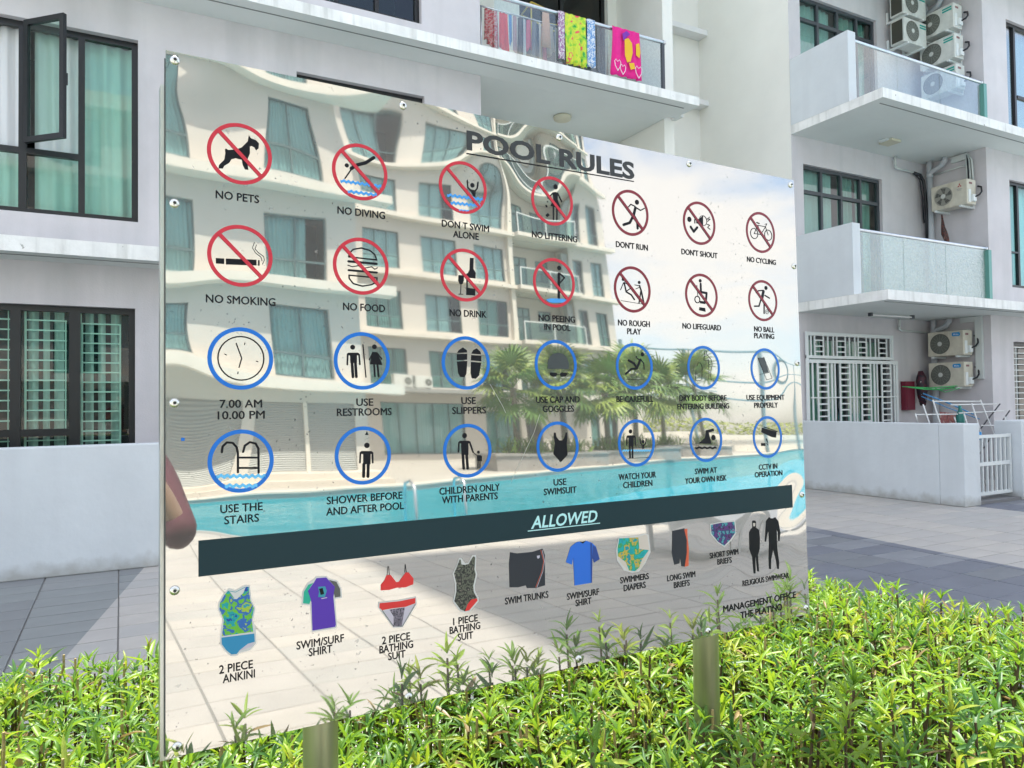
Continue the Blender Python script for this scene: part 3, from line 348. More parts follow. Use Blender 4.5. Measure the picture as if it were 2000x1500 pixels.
# tower: recess, gap
tw = MB(); VR = 10.1
recH = [(5.6, 7.32, 6.05, 8.45), (4.95, 5.22, 5.35, 5.84)]
wall(PV(VR), 4.27, 7.5, 0, H2, recH, .14, tw)
tw.quad((4.27, VW, H1), (4.27, 20, H1), (4.27, 20, H2), (4.27, VW, H2)); tw.quad((4.27, 20, 0), (20, 20, 0), (20, 20, H2), (4.27, 20, H2)); tw.quad((4.27, 8.7, H2), (20, 8.7, H2), (20, 20, H2), (4.27, 20, H2))
tw.box(7.5, 7.70, 8.9, 10.8, 0, H2)
tw.quad((7.7, 10.8, 0), (10, 10.8, 0), (10, 10.8, H2), (7.7, 10.8, H2)); tw.quad((10, 10.8, 0), (10, 8.62, 0), (10, 8.62, H2), (10, 10.8, H2))
tw.build('wall', mat('cream side wall paint', (.83, .83, .77), .8, noise=(.7, .05), bump=(50, .25, .004)), AB, fix=False, label='cream side wall and balcony recess')
rb = MB()
holesR = [(10.28, 12.36, 3.14, 5.5), (10.28, 12.32, 6.16, 8.45), (10.24, 12.46, .95, 2.56)]
wall(PV(8.62), 10, 13.7, 0, H2, holesR, .12, rb)
rb.quad((13.7, 8.62, 0), (13.7, 7.51, 0), (13.7, 7.51, H2), (13.7, 8.62, H2))
holesB = [(14.42, 16.8, 3.48, 5.47), (14.46, 16.8, 6.45, 8.47), (14.40, 16.8, .6, 2.48)]
wall(PV(7.51), 13.7, 20, 0, H2, holesB, .12, rb)
rb.quad((20, 7.51, 0), (20, 20, 0), (20, 20, H2), (20, 7.51, H2)); rb.quad((13.7, 7.51, H2), (20, 7.51, H2), (20, 8.7, H2), (13.7, 8.7, H2))
rb.build('wall', WALL, AB, fix=False, label='lilac grey bay and balcony wall')
def slab(a0, a1, v0, v1, z0, z1, lab=None):
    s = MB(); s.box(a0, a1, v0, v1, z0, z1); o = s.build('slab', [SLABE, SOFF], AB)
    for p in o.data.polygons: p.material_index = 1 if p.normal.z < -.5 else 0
    if v1-v0 > .9 and v0 > 8.5 or lab == 'n': return o
    if a1-a0 < .5: return o
    b = MB(); b.box(a0+.16, a1-.16, v0+.16, v0+.175, z0-.006, z0-.0005); b.build('drip_groove', mat('groove', (.22, .24, .23), .9), o); return o
slab(-12, 4.26, 8.32, VW+.02, 2.99, 3.14); slab(-12, 7.64, 8.26, VW-.002, 5.89, 6.02); slab(4.28, 7.49, VW, VR-.002, 5.89, 6.02, 'n'); slab(-12, 7.64, 8.26, VW-.002, 8.87, 9.0); slab(4.28, 7.49, VW, VR-.002, 8.87, 9.0)
slab(7.64, 7.72, 8.7, 8.895, 5.892, 6.0)
slab(4.28, 7.64, 8.26, 8.7, 2.99, 3.14)
for z in (12.2,): slab(-12, 4.26, 8.3, VW-.002, z, z+.14)
for z in (2.94, 5.96, 8.98, 12.0, 15.0): slab(10.002, 20, 6.92, 7.508, z, z+.15); slab(10.002, 13.698, 7.510, 8.618, z, z+.15, 'n')
MB().box(7.71, 9.998, 10.55, 10.798, 8.52, 8.62).build('ledge', WHITE, AB); MB().box(7.71, 9.998, 10.55, 10.798, 7.15, 7.25).build('ledge', WHITE, AB)
# parapets beside the right balconies
for z in (3.092, 6.112): MB().box(10.0, 10.18, 7.49, 8.615, z, z+1.12).build('parapet', PARAP, AB)
# windows left block
WB = window(PV(VW), -2.4, .16, 3.48, 5.46, AB, BLACK, GLG, muls=[(-.89, .07), (-.37, .06), (-1.55, .06)], trans=[(-2.4, -.37, 4.13, .06)], curt=[(-2.35, -.93, CURT), (-.80, -.40, CURT), (-.36, .1, CURT)], skip=((2, 1), (1, 1)))
# open casement sash hinged at u=-.86
an = rad(43); hx, hy, sw = -.86, VW-.03, .50
def PS(a, n, z): return (hx+a*math.cos(an)+n*math.sin(an), hy-a*math.sin(an)+n*math.cos(an), z)
sm = MB(); fz0, fz1 = 4.17, 5.42
for q in ((0, sw, fz0, fz0+.055), (0, sw, fz1-.055, fz1), (0, .05, fz0+.055, fz1-.055), (sw-.05, sw, fz0+.055, fz1-.055)): sm.box(q[0], q[1], -.02, .02, q[2], q[3], P=PS)
sash = sm.build('sash', BLACK, AB, label='open casement sash swung outwards')
MB().box(.05, sw-.05, -.003, .003, fz0+.055, fz1-.055, P=PS).build('pane', GLG, sash)
hm = MB(); hm.box(sw-.035, sw-.015, .02, .05, 4.72, 4.84, P=PS); hm.build('handle', BLACK, sash)
an2 = rad(50); 
GC = mat('grey white curtain', (.55, .58, .58), .9)
window(PV(VW), -2.4, .13, .62, 2.55, AB, BLACK, GLG, muls=[(-.945, .09), (-.43, .10), (-1.6, .08)], trans=[(-2.4, -.43, 1.245, .075)], curt=[(-1.5, -1.35, GC), (-1.2, -1.1, GC), (-.85, -.76, GC), (-.72, -.66, GC), (-.62, -.53, GC), (-.34, -.26, GC), (-.22, -.15, GC), (-.1, .0, GC)])
window(PV(VW), 1.84, 3.46, 3.48, 5.46, AB, BLACK, GLG, muls=[(2.34, .06), (2.86, .06)], curt=[(1.9, 2.8, CURT)])
window(PV(VW), 1.84, 3.43, 6.40, 8.45, AB, BLACK, GLG, muls=[(2.34, .05), (2.86, .05)], curt=[(1.9, 2.3, CURT)])
window(PV(VW), -2.4, .16, 6.4, 8.45, AB, BLACK, GLG, muls=[(-.9, .06)], curt=[(-2.3, .1, CURT)])
window(PV(VW), 1.84, 3.46, .62, 2.55, AB, BLACK, GLG, muls=[(2.6, .06)], curt=[(1.9, 3.4, CURT)])
def bars(P, a0, a1, zs, vs, n, parent, m, w_=.014, d=.012, name='grille_bar'):
    for z in zs: MB().box(a0, a1, n-d, n, z-w_/2, z+w_/2, P=P).build(name, m, parent)
    for v in vs: MB().box(v-w_/2, v+w_/2, n-d-.002, n+.002, zs[0]-w_/2 if len(zs) else 0, zs[-1]+w_/2 if len(zs) else 1, P=P).build(name, m, parent)
MINT = mat('white security bars', (.78, .83, .80), .4)
zsb = [.75+.1035*k for k in range(17)]
G0 = MB().box(-.88, -.86, -.185, -.178, .7, 2.5, P=PV(VW)).build('security_grille', MINT, AB)
bars(PV(VW), -.875, -.505, zsb, (-.865, -.515), -.17, G0, MINT)
G1 = MB().box(-.385, -.37, -.185, -.178, .7, 2.5, P=PV(VW)).build('security_grille', MINT, AB)
bars(PV(VW), -.375, -.005, [z-.02 for z in zsb], (-.365, -.012), -.17, G1, MINT)
G2 = MB().box(-1.02, -1.01, -.185, -.178, .7, 2.5, P=PV(VW)).build('security_grille', MINT, AB)
bars(PV(VW), -1.55, -1.0, zsb, (-1.54,), -.17, G2, MINT)
# recess door and vent
window(PV(VR), 5.6, 7.32, 6.05, 8.45, AB, BLACK, glass('dark door glass', (.35, .40, .40), 1.2), muls=[(6.46, .06)], rec=.1)
vt = MB()
for k in range(4): vt.box(5.0+.05*k, 5.02+.05*k, -.06, -.03, 5.37, 5.82, P=PV(VR))
vt.box(4.93, 4.97, -.08, .03, 5.33, 5.86, P=PV(VR)); vt.box(5.2, 5.26, -.08, .03, 5.33, 5.86, P=PV(VR)); vt.box(4.97, 5.2, -.08, .03, 5.81, 5.86, P=PV(VR)); vt.box(4.97, 5.2, -.08, .03, 5.33, 5.37, P=PV(VR))
vt.build('vent_window', GRILL, AB); MB().box(4.97, 5.2, -.139, -.13, 5.36, 5.83, P=PV(VR)).build('vent_window', DARK, AB)
# balcony windows (right block)
for (z0, z1, tz, a1) in ((3.14, 5.5, 5.05, 12.36), (6.16, 8.45, 8.06, 12.32)):
    w_ = window(PV(8.62), 10.28, a1, z0, z1, AB, DGREY, glass('grey green window glass', (.72, .86, .83), 1.5), muls=[(10.80, .05), (11.32, .05), (11.84, .05)], trans=[(10.28, a1, tz, .06)], rec=.07, curt=[(10.32, 11.28, CURT), (11.45, 11.80, CURTG), (11.86, a1-.05, CURTG)], fw=.055)
# bay windows
window(PV(7.51), 14.42, 16.8, 3.48, 5.47, AB, BLACK, glass('aqua window glass', (.78, .96, .95), 1.0), muls=[(14.79, .06), (15.6, .06)], trans=[(14.42, 14.79, 4.15, .03)], curt=[(14.45, 16.7, CURT)], rec=.07)
window(PV(7.51), 14.46, 16.8, 6.45, 8.47, AB, BLACK, glass('reflecting window glass', (.72, .85, .85), 3.0), muls=[(14.83, .06), (15.6, .06)], trans=[(14.9, 16.8, 7.12, .05)], curt=[(14.9, 16.7, CURT)], rec=.07)
BWN = window(PV(7.51), 14.40, 16.8, .6, 2.48, AB, BLACK, GLG, muls=[(15.2, .06)], curt=[(15.2, 16.7, CURT)], rec=.10)
bars(PV(7.51), 14.42, 15.3, [.7+.105*k for k in range(17)], (14.55, 14.9), -.04, BWN, MINT)
# white steel grille over ground floor window
window(PV(8.62), 10.24, 12.46, .95, 2.56, AB, DGREY, GLG, muls=[(10.8, .05), (11.35, .05), (11.9, .05)], trans=[(10.24, 12.46, 2.14, .05)], rec=.09, curt=[(10.3, 11.2, CURTG), (11.4, 12.4, CURTG)])
gf = MB(); PG = PV(8.62)
gf.box(10.19, 12.50, .03, .055, 2.56, 2.62, P=PG); gf.box(10.19, 12.50, .03, .055, 2.17, 2.22, P=PG); gf.box(10.19, 10.25, .03, .054, .5, 2.56, P=PG); gf.box(12.44, 12.50, .03, .054, 2.22, 2.56, P=PG)
gf.box(10.25, 12.58, .05, .075, 2.09, 2.15, P=PG); gf.box(12.52, 12.58, .05, .074, .5, 2.09, P=PG)
GR = gf.build('security_grille', GRILL, AB, label='white steel security grille')
for k in range(4):
    c = 10.27+.56*k
    for a in (c+.05, c+.14, c+.36, c+.47): MB().box(a-.013, a+.013, .034, .05, 2.22, 2.56, P=PG).build('grille_bar', GRILL, GR)
    for z in (2.29, 2.38, 2.48): MB().box(c+.14, c+.36, .036, .048, z-.011, z+.011, P=PG).build('grille_bar', GRILL, GR)
    c += .03
    for a, ww in ((c+.02, .03), (c+.15, .035), (c+.40, .035), (c+.50, .04)): MB().box(a-ww/2, a+ww/2, .054, .07, .52, 2.09, P=PG).build('grille_bar', GRILL, GR)
    for n_ in range(13): z = 2.02-.105*n_; MB().box(c+.15, c+.40, .056, .068, z-.013, z+.013, P=PG).build('grille_bar', GRILL, GR)
MB().box(10.25, 12.55, .071, .083, 1.49, 1.51, P=PG).build('grille_bar', GRILL, GR)
# railings
def railing(P, a0, a1, n, z0, zt, seams, gmat, parent, lab):
    r = MB(); r.tube([P(a0, n, zt), P(a1, n, zt)], .026, 10); r.lathe([(.036, -.02), (.036, .02)], P(a1-.01, n, zt), 'x', 12)
    ro = r.build('railing', ALU, parent, smooth=False, label=lab)
    xs = [a0]+list(seams)+[a1-.02]
    for i in range(len(xs)-1): MB().box(xs[i]+.006, xs[i+1]-.006, n-.005, n+.005, z0, zt-.03, P=P).build('glass_panel', gmat, ro)
    return ro
r1 = railing(PV(7.52), 10.18, 13.62, 0, 6.112, 7.11, (11.24, 12.38), GLR, AB, 'glass railing of the second floor balcony')
r2 = railing(PV(7.52), 10.18, 13.62, 0, 3.092, 4.12, (11.28, 12.42), GLO, AB, 'frosted glass railing of the first floor balcony')
for z0, zt in ((6.112, 7.08), (3.092, 4.09)): MB().box(13.60, 13.69, -.02, .06, z0, zt, P=PV(7.52)).build('rail_end_plate', mat('green glass edge', (.12, .33, .28), .2), AB)
r3 = railing(PV(8.42), 4.29, 7.12, 0, 6.03, 6.80, (5.0, 5.9, 6.5), GLR, AB, 'glass railing with steel handrail hung with washing')
MB().box(7.06, 7.11, -.02, .02, 6.03, 6.78, P=PV(8.42)).build('rail_post', DGREY, AB)
# ceiling lamps
cl = thing('ceiling_lamp', 'round cream ceiling lamp under the balcony slab above the sign title', 'lamp', (6.0, 9.5, 5.89)); MB().lathe([(.13, 5.885), (.14, 5.87), (.13, 5.83), (.06, 5.815)], (6.0, 9.5, 0)).build('lamp_shade', mat('lamp cream', (.62, .6, .46), .5), cl, smooth=True)
cl = thing('ceiling_lamp', 'flat square lamp on the soffit between the two right balconies', 'lamp', (11.8, 8.05, 5.96)); MB().box(11.7, 11.95, 7.95, 8.2, 5.915, 5.955).build('lamp_shade', mat('lamp cream', (.62, .6, .46), .5), cl); MB().box(11.62, 11.7, 8.0, 8.15, 5.93, 5.957).build('lamp_base', GRILL, cl)
cl = thing('tube_lamp', 'long white tube lamp on the soffit above the white grille', 'lamp', (11.8, 8.15, 2.94)); MB().tube([(11.31, 8.15, 2.905), (12.39, 8.13, 2.905)], .016).build('tube', mat('tube white', (.8, .8, .78), .3), cl); m_ = MB(); m_.box(11.27, 11.32, 8.12, 8.18, 2.88, 2.938); m_.box(12.38, 12.43, 8.10, 8.16, 2.88, 2.938); m_.build('end_cap', DGREY, cl)

# pipes
PIPE = mat('grey painted pipe', (.50, .53, .56), .55, noise=(3, .06)); CBL = mat('black cable', (.012, .014, .02), .5); TRK = mat('pale trunking', (.62, .66, .64), .6)
def tthing(name, label, cat, parts):
    p0 = parts[0][2][0]; t = thing(name, label, cat, p0)
    for nm, m, pts, r in parts: MB().tube(pts, r, 10).build(nm, m, t, smooth=True)
    return t
def arc(c, r, a0, a1, n, P):
    return [P(c[0]+r*math.cos(rad(a0+(a1-a0)*k/n)), c[1]+r*math.sin(rad(a0+(a1-a0)*k/n))) for k in range(n+1)]
for (z0, z1, lab) in ((3.1, 5.96, 'grey drain pipe in the corner of the first floor balcony'), (0, 2.94, 'grey drain pipe in the corner of the ground floor patio'), (6.12, 8.98, 'grey drain pipe in the corner of the top balcony')):
    v = 8.48
    bend = arc((8.25-.0, z1-.16), .12, 180, 270, 1, lambda a, z: (13.58, a, z))
    tthing('drain_pipe', lab, 'pipe', [('pipe', PIPE, [(13.58, v, z0), (13.58, v, z1-.24)], .055), ('collar', PIPE, [(13.58, v, z1-.30), (13.58, v, z1-.22)], .064), ('bend', PIPE, [(13.58, v, z1-.25), (13.58, v-.03, z1-.21), (13.58, v-.14, z1-.17), (13.58, v-.24, z1-.13), (13.58, v-.29, z1-.06), (13.58, v-.30, z1-.002)], .05), ('stub', PIPE, [(13.58, v, z1-.24), (13.58, v+.0, z1-.12), (13.58, v, z1-.002)], .048)])
    tthing('conduit_pipe', 'thin '+('upper' if z1 > 8 else 'middle' if z1 > 5 else 'lower')+' white pipe bending along the wall under the soffit', 'pipe', [('pipe', TRK, [(12.68, 8.56, z1-.002), (12.68, 8.56, z1-.16)], .024), ('pipe', TRK, [(12.68, 8.56, z1-.16), (12.68, 8.56, z1-.20), (12.74, 8.56, z1-.22), (13.45, 8.56, z1-.235)], .02), ('pipe', TRK, [(13.66, 8.42, z1-.25), (13.66, 7.86, z1-.235)], .016)])
tt = thing('cable_trunking', 'pale square trunking dropping beside the two stacked ground floor aircon units', 'trunking', (13.66, 7.7, 1.8))
MB().box(13.635, 13.697, 7.64, 7.76, 1.80, 2.935).build('trunking_run', TRK, tt); MB().box(13.636, 13.696, 7.762, 8.02, 2.84, 2.934).build('trunking_run', TRK, tt)
tt = thing('cable_trunking', 'pale trunking with loose cables above the lone first floor aircon unit', 'trunking', (13.66, 7.9, 5.8))
MB().box(13.636, 13.696, 7.80, 8.10, 5.83, 5.93).build('trunking_run', TRK, tt)
for k, (dv, rr, m_) in enumerate(((0, .014, TRK), (.035, .012, CBL), (.06, .013, TRK), (-.04, .016, TRK), (-.025, .008, CBL))):
    MB().tube([(13.64, 7.80+dv*.4, 5.90), (13.62, 7.76+dv, 5.78), (13.62, 7.75+dv, 5.6), (13.61, 7.74+dv*1.1, 5.4)], rr, 6).build('cable', m_, tt, smooth=True)
tthing('cable_bundle', 'thick black cable bundle curving down the balcony corner', 'cable', [('cable', CBL, [(13.2, 8.55, 5.72), (13.38, 8.54, 5.70), (13.46, 8.53, 5.6), (13.50, 8.52, 5.3), (13.52, 8.52, 4.9), (13.53, 8.53, 4.5)], .028), ('cable', CBL, [(13.25, 8.57, 5.72), (13.40, 8.56, 5.62), (13.44, 8.55, 5.3), (13.50, 8.56, 4.8)], .014)])

# ---------------------------------------------------------------- air conditioners (local: front -Y, x along width)
CAS = mat('aircon casing white', (.66, .68, .64), .45, noise=(7, .12), streak=(12, .4, (.42, .41, .34))); CASC = mat('aircon casing cream', (.62, .59, .49), .45, noise=(7, .12), streak=(12, .4, (.40, .36, .26))); FAN = mat('fan grille grey', (.13, .14, .12), .5); HUB = mat('fan hub', (.6, .62, .58), .5); TEAL = mat('teal stripe', (.0, .36, .30), .4); BLU = mat('blue badge', (.02, .28, .62), .4); REDM = mat('red emblem', (.42, .02, .03), .4)
def text_obj(txt, P, w_, h_, parent, m, name='lettering', bold=.0):
    v, f = text_mesh(txt, bold); xs = [p[0] for p in v]; ys = [p[1] for p in v]; sx = w_/(max(xs)-min(xs)); sy = h_/(max(ys)-min(ys)); cx = (max(xs)+min(xs))/2; cy = (max(ys)+min(ys))/2
    mb = MB(); mb.v = [P((p[0]-cx)*sx, (p[1]-cy)*sy) for p in v]; mb.f = list(f); mb.m = [0]*len(f); return mb.build(name, m, parent, fix=False)
def aircon(label, kind, w_=.66, h=.45, dp=.27, grp=None, bladed=False):
    t = thing('air_conditioner', label, 'air conditioner', (0, 0, 0), grp); cm = CASC if kind != 'green' else CAS
    b = MB(); b.box(-w_/2, w_/2, -dp, 0, 0, h); o = b.build('casing', cm, t)
    mo = o.modifiers.new('b', 'BEVEL'); mo.width = .012; mo.segments = 2
    e = MB(); e.box(-w_/2+.02, w_/2-.245*w_/.66-.02, -dp-.004, -dp, .03, h-.03); e.build('front_panel', cm, t)
    fx, fz, fr = -w_/2+.235, h/2, min(.178, h/2-.035)
    d_ = MB(); d_.lathe([(fr, -dp-.006), (fr+.008, -dp-.010), (fr-.006, -dp-.012), (fr-.01, -dp-.005)], (fx, 0, fz), 'y', 28); g_ = d_.build('fan_opening', FAN if not bladed else CASC, t)
    dd = MB(); dd.lathe([(fr-.012, -dp-.0065), (fr-.014, -dp-.007)], (fx, 0, fz), 'y', 28); dd.build('fan_recess', FAN if not bladed else mat('fan shadow grey', (.30, .30, .26), .6), g_)
    gr = MB()
    if bladed:
        for k in range(5):
            a = k*2*math.pi/5+.3; pts = []
            for s1, rr in ((-.42, .05), (-.32, fr-.03), (.30, fr-.02), (.1, .05)): pts.append((fx+rr*math.cos(a+s1), -dp-.009, fz+rr*math.sin(a+s1)))
            gr.ngon(pts)
        gr.build('fan_blade', mat('fan blade dark', (.10, .10, .09), .5), g_, fix=False)
        gr = MB()
    for k in range(16 if not bladed else 4): a = math.pi*2*k/(16 if not bladed else 4)+(.0 if not bladed else math.pi/2); gr.tube([(fx+.03*math.cos(a), -dp-.014, fz+.03*math.sin(a)), (fx+(fr-.008)*math.cos(a), -dp-.012, fz+(fr-.008)*math.sin(a))], .0028, 4)
    for q in ((.3, .45, .6, .75, .88) if not bladed else (.5, .95)):
        gr.tube([(fx+fr*q*math.cos(a*math.pi/14), -dp-.0135, fz+fr*q*math.sin(a*math.pi/14)) for a in range(29)], .0022, 4)
    gr.build('fan_guard', mat('fan guard wire', (.28, .29, .25), .5) if kind != 'green' else mat('fan guard pale', (.30, .32, .29), .5), g_, fix=False)
    MB().lathe([(.042, -dp-.018), (.036, -dp-.024)], (fx, 0, fz), 'y', 18).build('fan_hub', HUB, g_)
    P = lambda x, y: (w_/2-.13+x, -dp-.0065, h-.085+y)
    if kind == 'green':
        for k in range(2): MB().box(w_/2-.20, w_/2-.03, -dp-.0065, -dp-.0005, h-.075-.045*k, h-.05-.045*k).build('badge', TEAL, t)
    elif kind == 'blue':
        pts = [(w_/2-.195+.012*(k < 2), -dp-.006, 0) for k in range(4)]
        mb = MB(); x0, x1, z0, z1 = w_/2-.205, w_/2-.055, h-.105, h-.035; c = .018
        mb.ngon([(x, -dp-.005, z) for x, z in ((x0+c, z0), (x1-c, z0), (x1, z0+c), (x1, z1-c), (x1-c, z1), (x0+c, z1), (x0, z1-c), (x0, z0+c))]); bo = mb.build('badge', BLU, t, fix=False)
        text_obj('Midea', lambda x, y: ((x0+x1)/2+x, -dp-.0065, (z0+z1)/2+y), .09, .032, bo, mat('badge white', (.75, .8, .85), .5), bold=.01)
    else:
        mb = MB(); cx, cz, q = w_/2-.13, h-.10, .021
        for (ox, oz, a) in ((0, q, 90), (-q*.9, -q*.55, 210), (q*.9, -q*.55, 330)):
            a = rad(a); u = (math.cos(a)*q*1.05, math.sin(a)*q*1.05); v = (-math.sin(a)*q*.6, math.cos(a)*q*.6)
            mb.ngon([(cx+ox+s1*u[0]+s2_*v[0], -dp-.006, cz+oz+s1*u[1]+s2_*v[1]) for s1, s2_ in ((1, 0), (0, 1), (-1, 0), (0, -1))])
        bo = mb.build('badge', REDM, t, fix=False)
        text_obj('MITSUBISHI', lambda x, y: (cx+x, -dp-.006, cz-.062+y), .095, .016, bo, mat('badge grey', (.25, .25, .27), .5), bold=.01); text_obj('ELECTRIC', lambda x, y: (cx+x, -dp-.006, cz-.085+y), .075, .014, bo, mat('badge grey', (.25, .25, .27), .5), bold=.01)
    vcv = MB(); vcv.box(w_/2, w_/2+.045, -dp+.11, -dp+.21, .05, .17); vcv.box(w_/2+.0, w_/2+.012, -dp+.03, -dp+.10, .03, .26); vcv.build('valve_cover', GRILL, t)
    sd_ = MB(); sd_.box(w_/2+.0, w_/2+.003, -dp+.06, -dp+.15, h-.09, h-.055); sd_.build('side_label', mat('label dark', (.25, .12, .12), .6), t)
    coil = MB(); coil.box(-w_/2-.004, -w_/2, -dp+.03, -.03, .03, h-.03); coil.build('coil', mat('coil fins', (.06, .06, .045), .7), t)
    for x in (-w_/2+.09, w_/2-.12): bk = MB(); bk.box(x-.02, x+.02, -dp-.02, .085, -.035, -.002); bk.box(x-.02, x+.02, .085, .128, -.035, .18); bk.build('bracket', GRILL, t)
    hs = MB(); hs.tube([(w_/2+.02, -dp+.16, .12), (w_/2+.09, -dp+.22, .16), (w_/2+.10, .0, .22), (w_/2+.06, .06, .32), (w_/2-.02, .10, .36)], .016, 6); hs.build('hose', CBL, t, smooth=True)
    return t
grp = 'green striped air conditioners on the balcony wall'
def place(t, x, y, z, rz): t.location = (x, y, z); t.rotation_euler[2] = rz
ROTU = rad(-90)
a_m = aircon('cream air conditioner with red three diamond emblem above the first floor balcony', 'red', bladed=True); place(a_m, 13.58, 7.965, 4.93, ROTU)
a_b = aircon('upper of two cream air conditioners with blue badges on the patio wall', 'blue', grp='blue badged air conditioners'); place(a_b, 13.60, 8.115, 2.235, ROTU)
copy_tree(a_b, (13.60, 8.115, 1.665), ROTU, 'lower of two cream air conditioners with blue badges on the patio wall')
a_g = aircon('green striped air conditioner on the bay side wall just below the top right one', 'green', grp=grp); place(a_g, 13.56, 8.10, 7.62, ROTU)
copy_tree(a_g, (13.56, 8.11, 8.18), ROTU, 'topmost green striped air conditioner of the right hand stack')
copy_tree(a_g, (13.56, 8.09, 7.06), ROTU, 'lowest green striped air conditioner, mostly behind the balcony handrail')
copy_tree(a_g, (12.84, 8.48, 7.94), 0, 'lower left green striped air conditioner showing its dark coil side')
copy_tree(a_g, (12.84, 8.48, 8.46), 0, 'upper left green striped air conditioner cut off by the picture edge')
# small hanging things
t = thing('hanging_rag', 'dark red brown rag hanging below the cream air conditioner', 'rag', (13.4, 8.15, 4.8))
mb = MB(); mb.tube([(13.42, 8.17, 4.86), (13.42, 8.16, 4.76), (13.42, 8.15, 4.62), (13.42, 8.13, 4.5), (13.42, 8.09, 4.38), (13.42, 8.06, 4.28)], [.012, .02, .035, .055, .045, .02], 7); mb.build('cloth', blotch('rag cloth', [(.02, .015, .015), (.12, .03, .02), (.03, .02, .02), (.25, .12, .1)], 18), t, smooth=True)
t = thing('fire_hose_box', 'dark red box on the patio wall half hidden by a dark garment', 'box', (12.85, 8.6, 1.4)); MB().box(12.75, 13.02, 8.52, 8.615, 1.25, 1.78).build('box', mat('dark red paint', (.16, .01, .03), .5), t); MB().box(12.78, 12.99, 8.512, 8.519, 1.29, 1.74).build('door', mat('dark red paint', (.16, .01, .03), .5), t)
t = thing('garment', 'black and red garment hung beside the dark red box', 'clothing', (13.1, 8.5, 1.9)); mb = MB(); mb.tube([(13.1, 8.45, 1.97), (13.1, 8.44, 1.85), (13.1, 8.44, 1.7), (13.12, 8.44, 1.5), (13.13, 8.44, 1.33)], [.04, .085, .10, .085, .05], 8); mb.build('cloth', blotch('dark garment', [(.012, .008, .012), (.06, .01, .02), (.015, .01, .02), (.45, .38, .36)], 9), t, smooth=True)
tthing('clothes_line', 'bright green clothes line strung from the white grille to the aircon units', 'rope', [('rope', mat('green rope', (.06, .5, .14), .5), [(12.5, 8.3, 1.67), (12.8, 8.2, 1.63), (13.1, 8.1, 1.62), (13.3, 7.95, 1.65)], .012), ('rope', MAT['green rope'], [(12.4, 8.35, 1.68), (12.9, 8.15, 1.65), (13.3, 7.9, 1.68)], .008), ('rope', MAT['green rope'], [(12.95, 8.1, 1.65), (13.1, 8.0, 1.57), (13.3, 7.85, 1.64)], .006)])
tthing('clothes_line', 'blue plastic clothes line sagging above the patio wall', 'rope', [('rope', mat('blue rope', (.08, .32, .62), .5), [(12.3, 7.9, 1.55), (12.6, 7.6, 1.36), (12.9, 7.4, 1.18)], .012), ('rope', MAT['blue rope'], [(12.25, 7.9, 1.50), (12.5, 7.6, 1.30), (12.9, 7.3, 1.10)], .008)])

# ---------------------------------------------------------------- garden walls, gate, racks
def gwall(lab, boxes):
    t = thing('garden_wall', lab, 'wall', (boxes[0][0], boxes[0][2], 0))
    for b in boxes:
        o = MB().box(*b[:6]).build(b[6], PARAP, t); mo = o.modifiers.new('b', 'BEVEL'); mo.width = .012; mo.segments = 2
    return t
gwall('low white plastered wall left of the sign below the barred window', [(-12, 4.3, 7.68, 7.84, 0, 1.155, 'wall')])
gwall('low white wall running toward the gate below the white grille', [(10.0, 10.16, 6.22, 8.615, 0, 1.12, 'wall'), (10.0, 10.365, 5.87, 6.218, 0, 1.121, 'pier')])
gwall('white pillar wall at the right side of the gate', [(11.40, 14, 5.87, 6.25, 0, 1.13, 'wall')])
t = thing('steel_gate', 'small white barred gate between the low white walls', 'gate', (10.85, 6.02, .1))
G_ = lambda *b: MB().box(*b)
G_(10.44, 11.33, 6.0, 6.04, .10, .145).build('gate_frame', GRILL, t); G_(10.44, 11.33, 6.0, 6.04, .90, .945).build('gate_frame', GRILL, t); G_(10.44, 11.33, 6.002, 6.038, .51, .56).build('gate_frame', GRILL, t)
G_(10.40, 10.44, 6.0, 6.04, .10, .95).build('gate_frame', GRILL, t); G_(11.33, 11.37, 6.0, 6.04, .10, .95).build('gate_frame', GRILL, t)
for k in range(7): x = 10.55+.112*k; G_(x, x+.022, 6.008, 6.032, .145, .90).build('bar', GRILL, t)
G_(10.37, 11.40, 5.9, 6.2, -.01, .04).build('threshold', mat('threshold stone', (.2, .2, .2), .8), t)
t = thing('drying_rack', 'white metal folding drying rack leaning in the patio behind the gate', 'drying rack', (11.8, 6.9, 0))
WT = mat('white tube paint', (.78, .80, .78), .35); DT = mat('dark plastic', (.03, .03, .035), .5)
def pt(u, z, v=6.9): return (u, v, z)
for a, b in RACKW: MB().tube([a, b], .0105, 6).build('rod', WT, t, smooth=True)
for a, b in RACKD: MB().tube([a, b], .011, 6).build('leg', DT, t, smooth=True)
t = thing('cleaning_things', 'green bottle and red cloths heaped behind the drying rack', 'clutter', (11.9, 7.6, 1.0)); MB().lathe([(.06, .9), (.07, 1.0), (.065, 1.16), (.03, 1.24), (.02, 1.33)], (12.35, 7.3, .02), n=12).build('bottle', mat('green plastic', (.02, .2, .17), .35), t, smooth=True)
cloth(((12.0, 7.45, 1.24), (12.55, 7.45, 1.20)), .3, t, 'cloth', blotch('red cloth', [(.45, .16, .13), (.3, .1, .1), (.5, .35, .3)], 12), seed=4)
MB().box(11.9, 12.8, 7.3, 7.6, .0, .92).build('cabinet', mat('cabinet dark', (.08, .08, .09), .6), t)
t = thing('cloth_pegs', 'blue cloth caught on top of the small white gate', 'cloth', (10.7, 6.1, .9)); cloth(((10.50, 6.06, 1.0), (10.75, 6.06, .985)), .12, t, 'cloth', mat('blue cloth', (.04, .28, .6), .8), seed=2, nz=4)
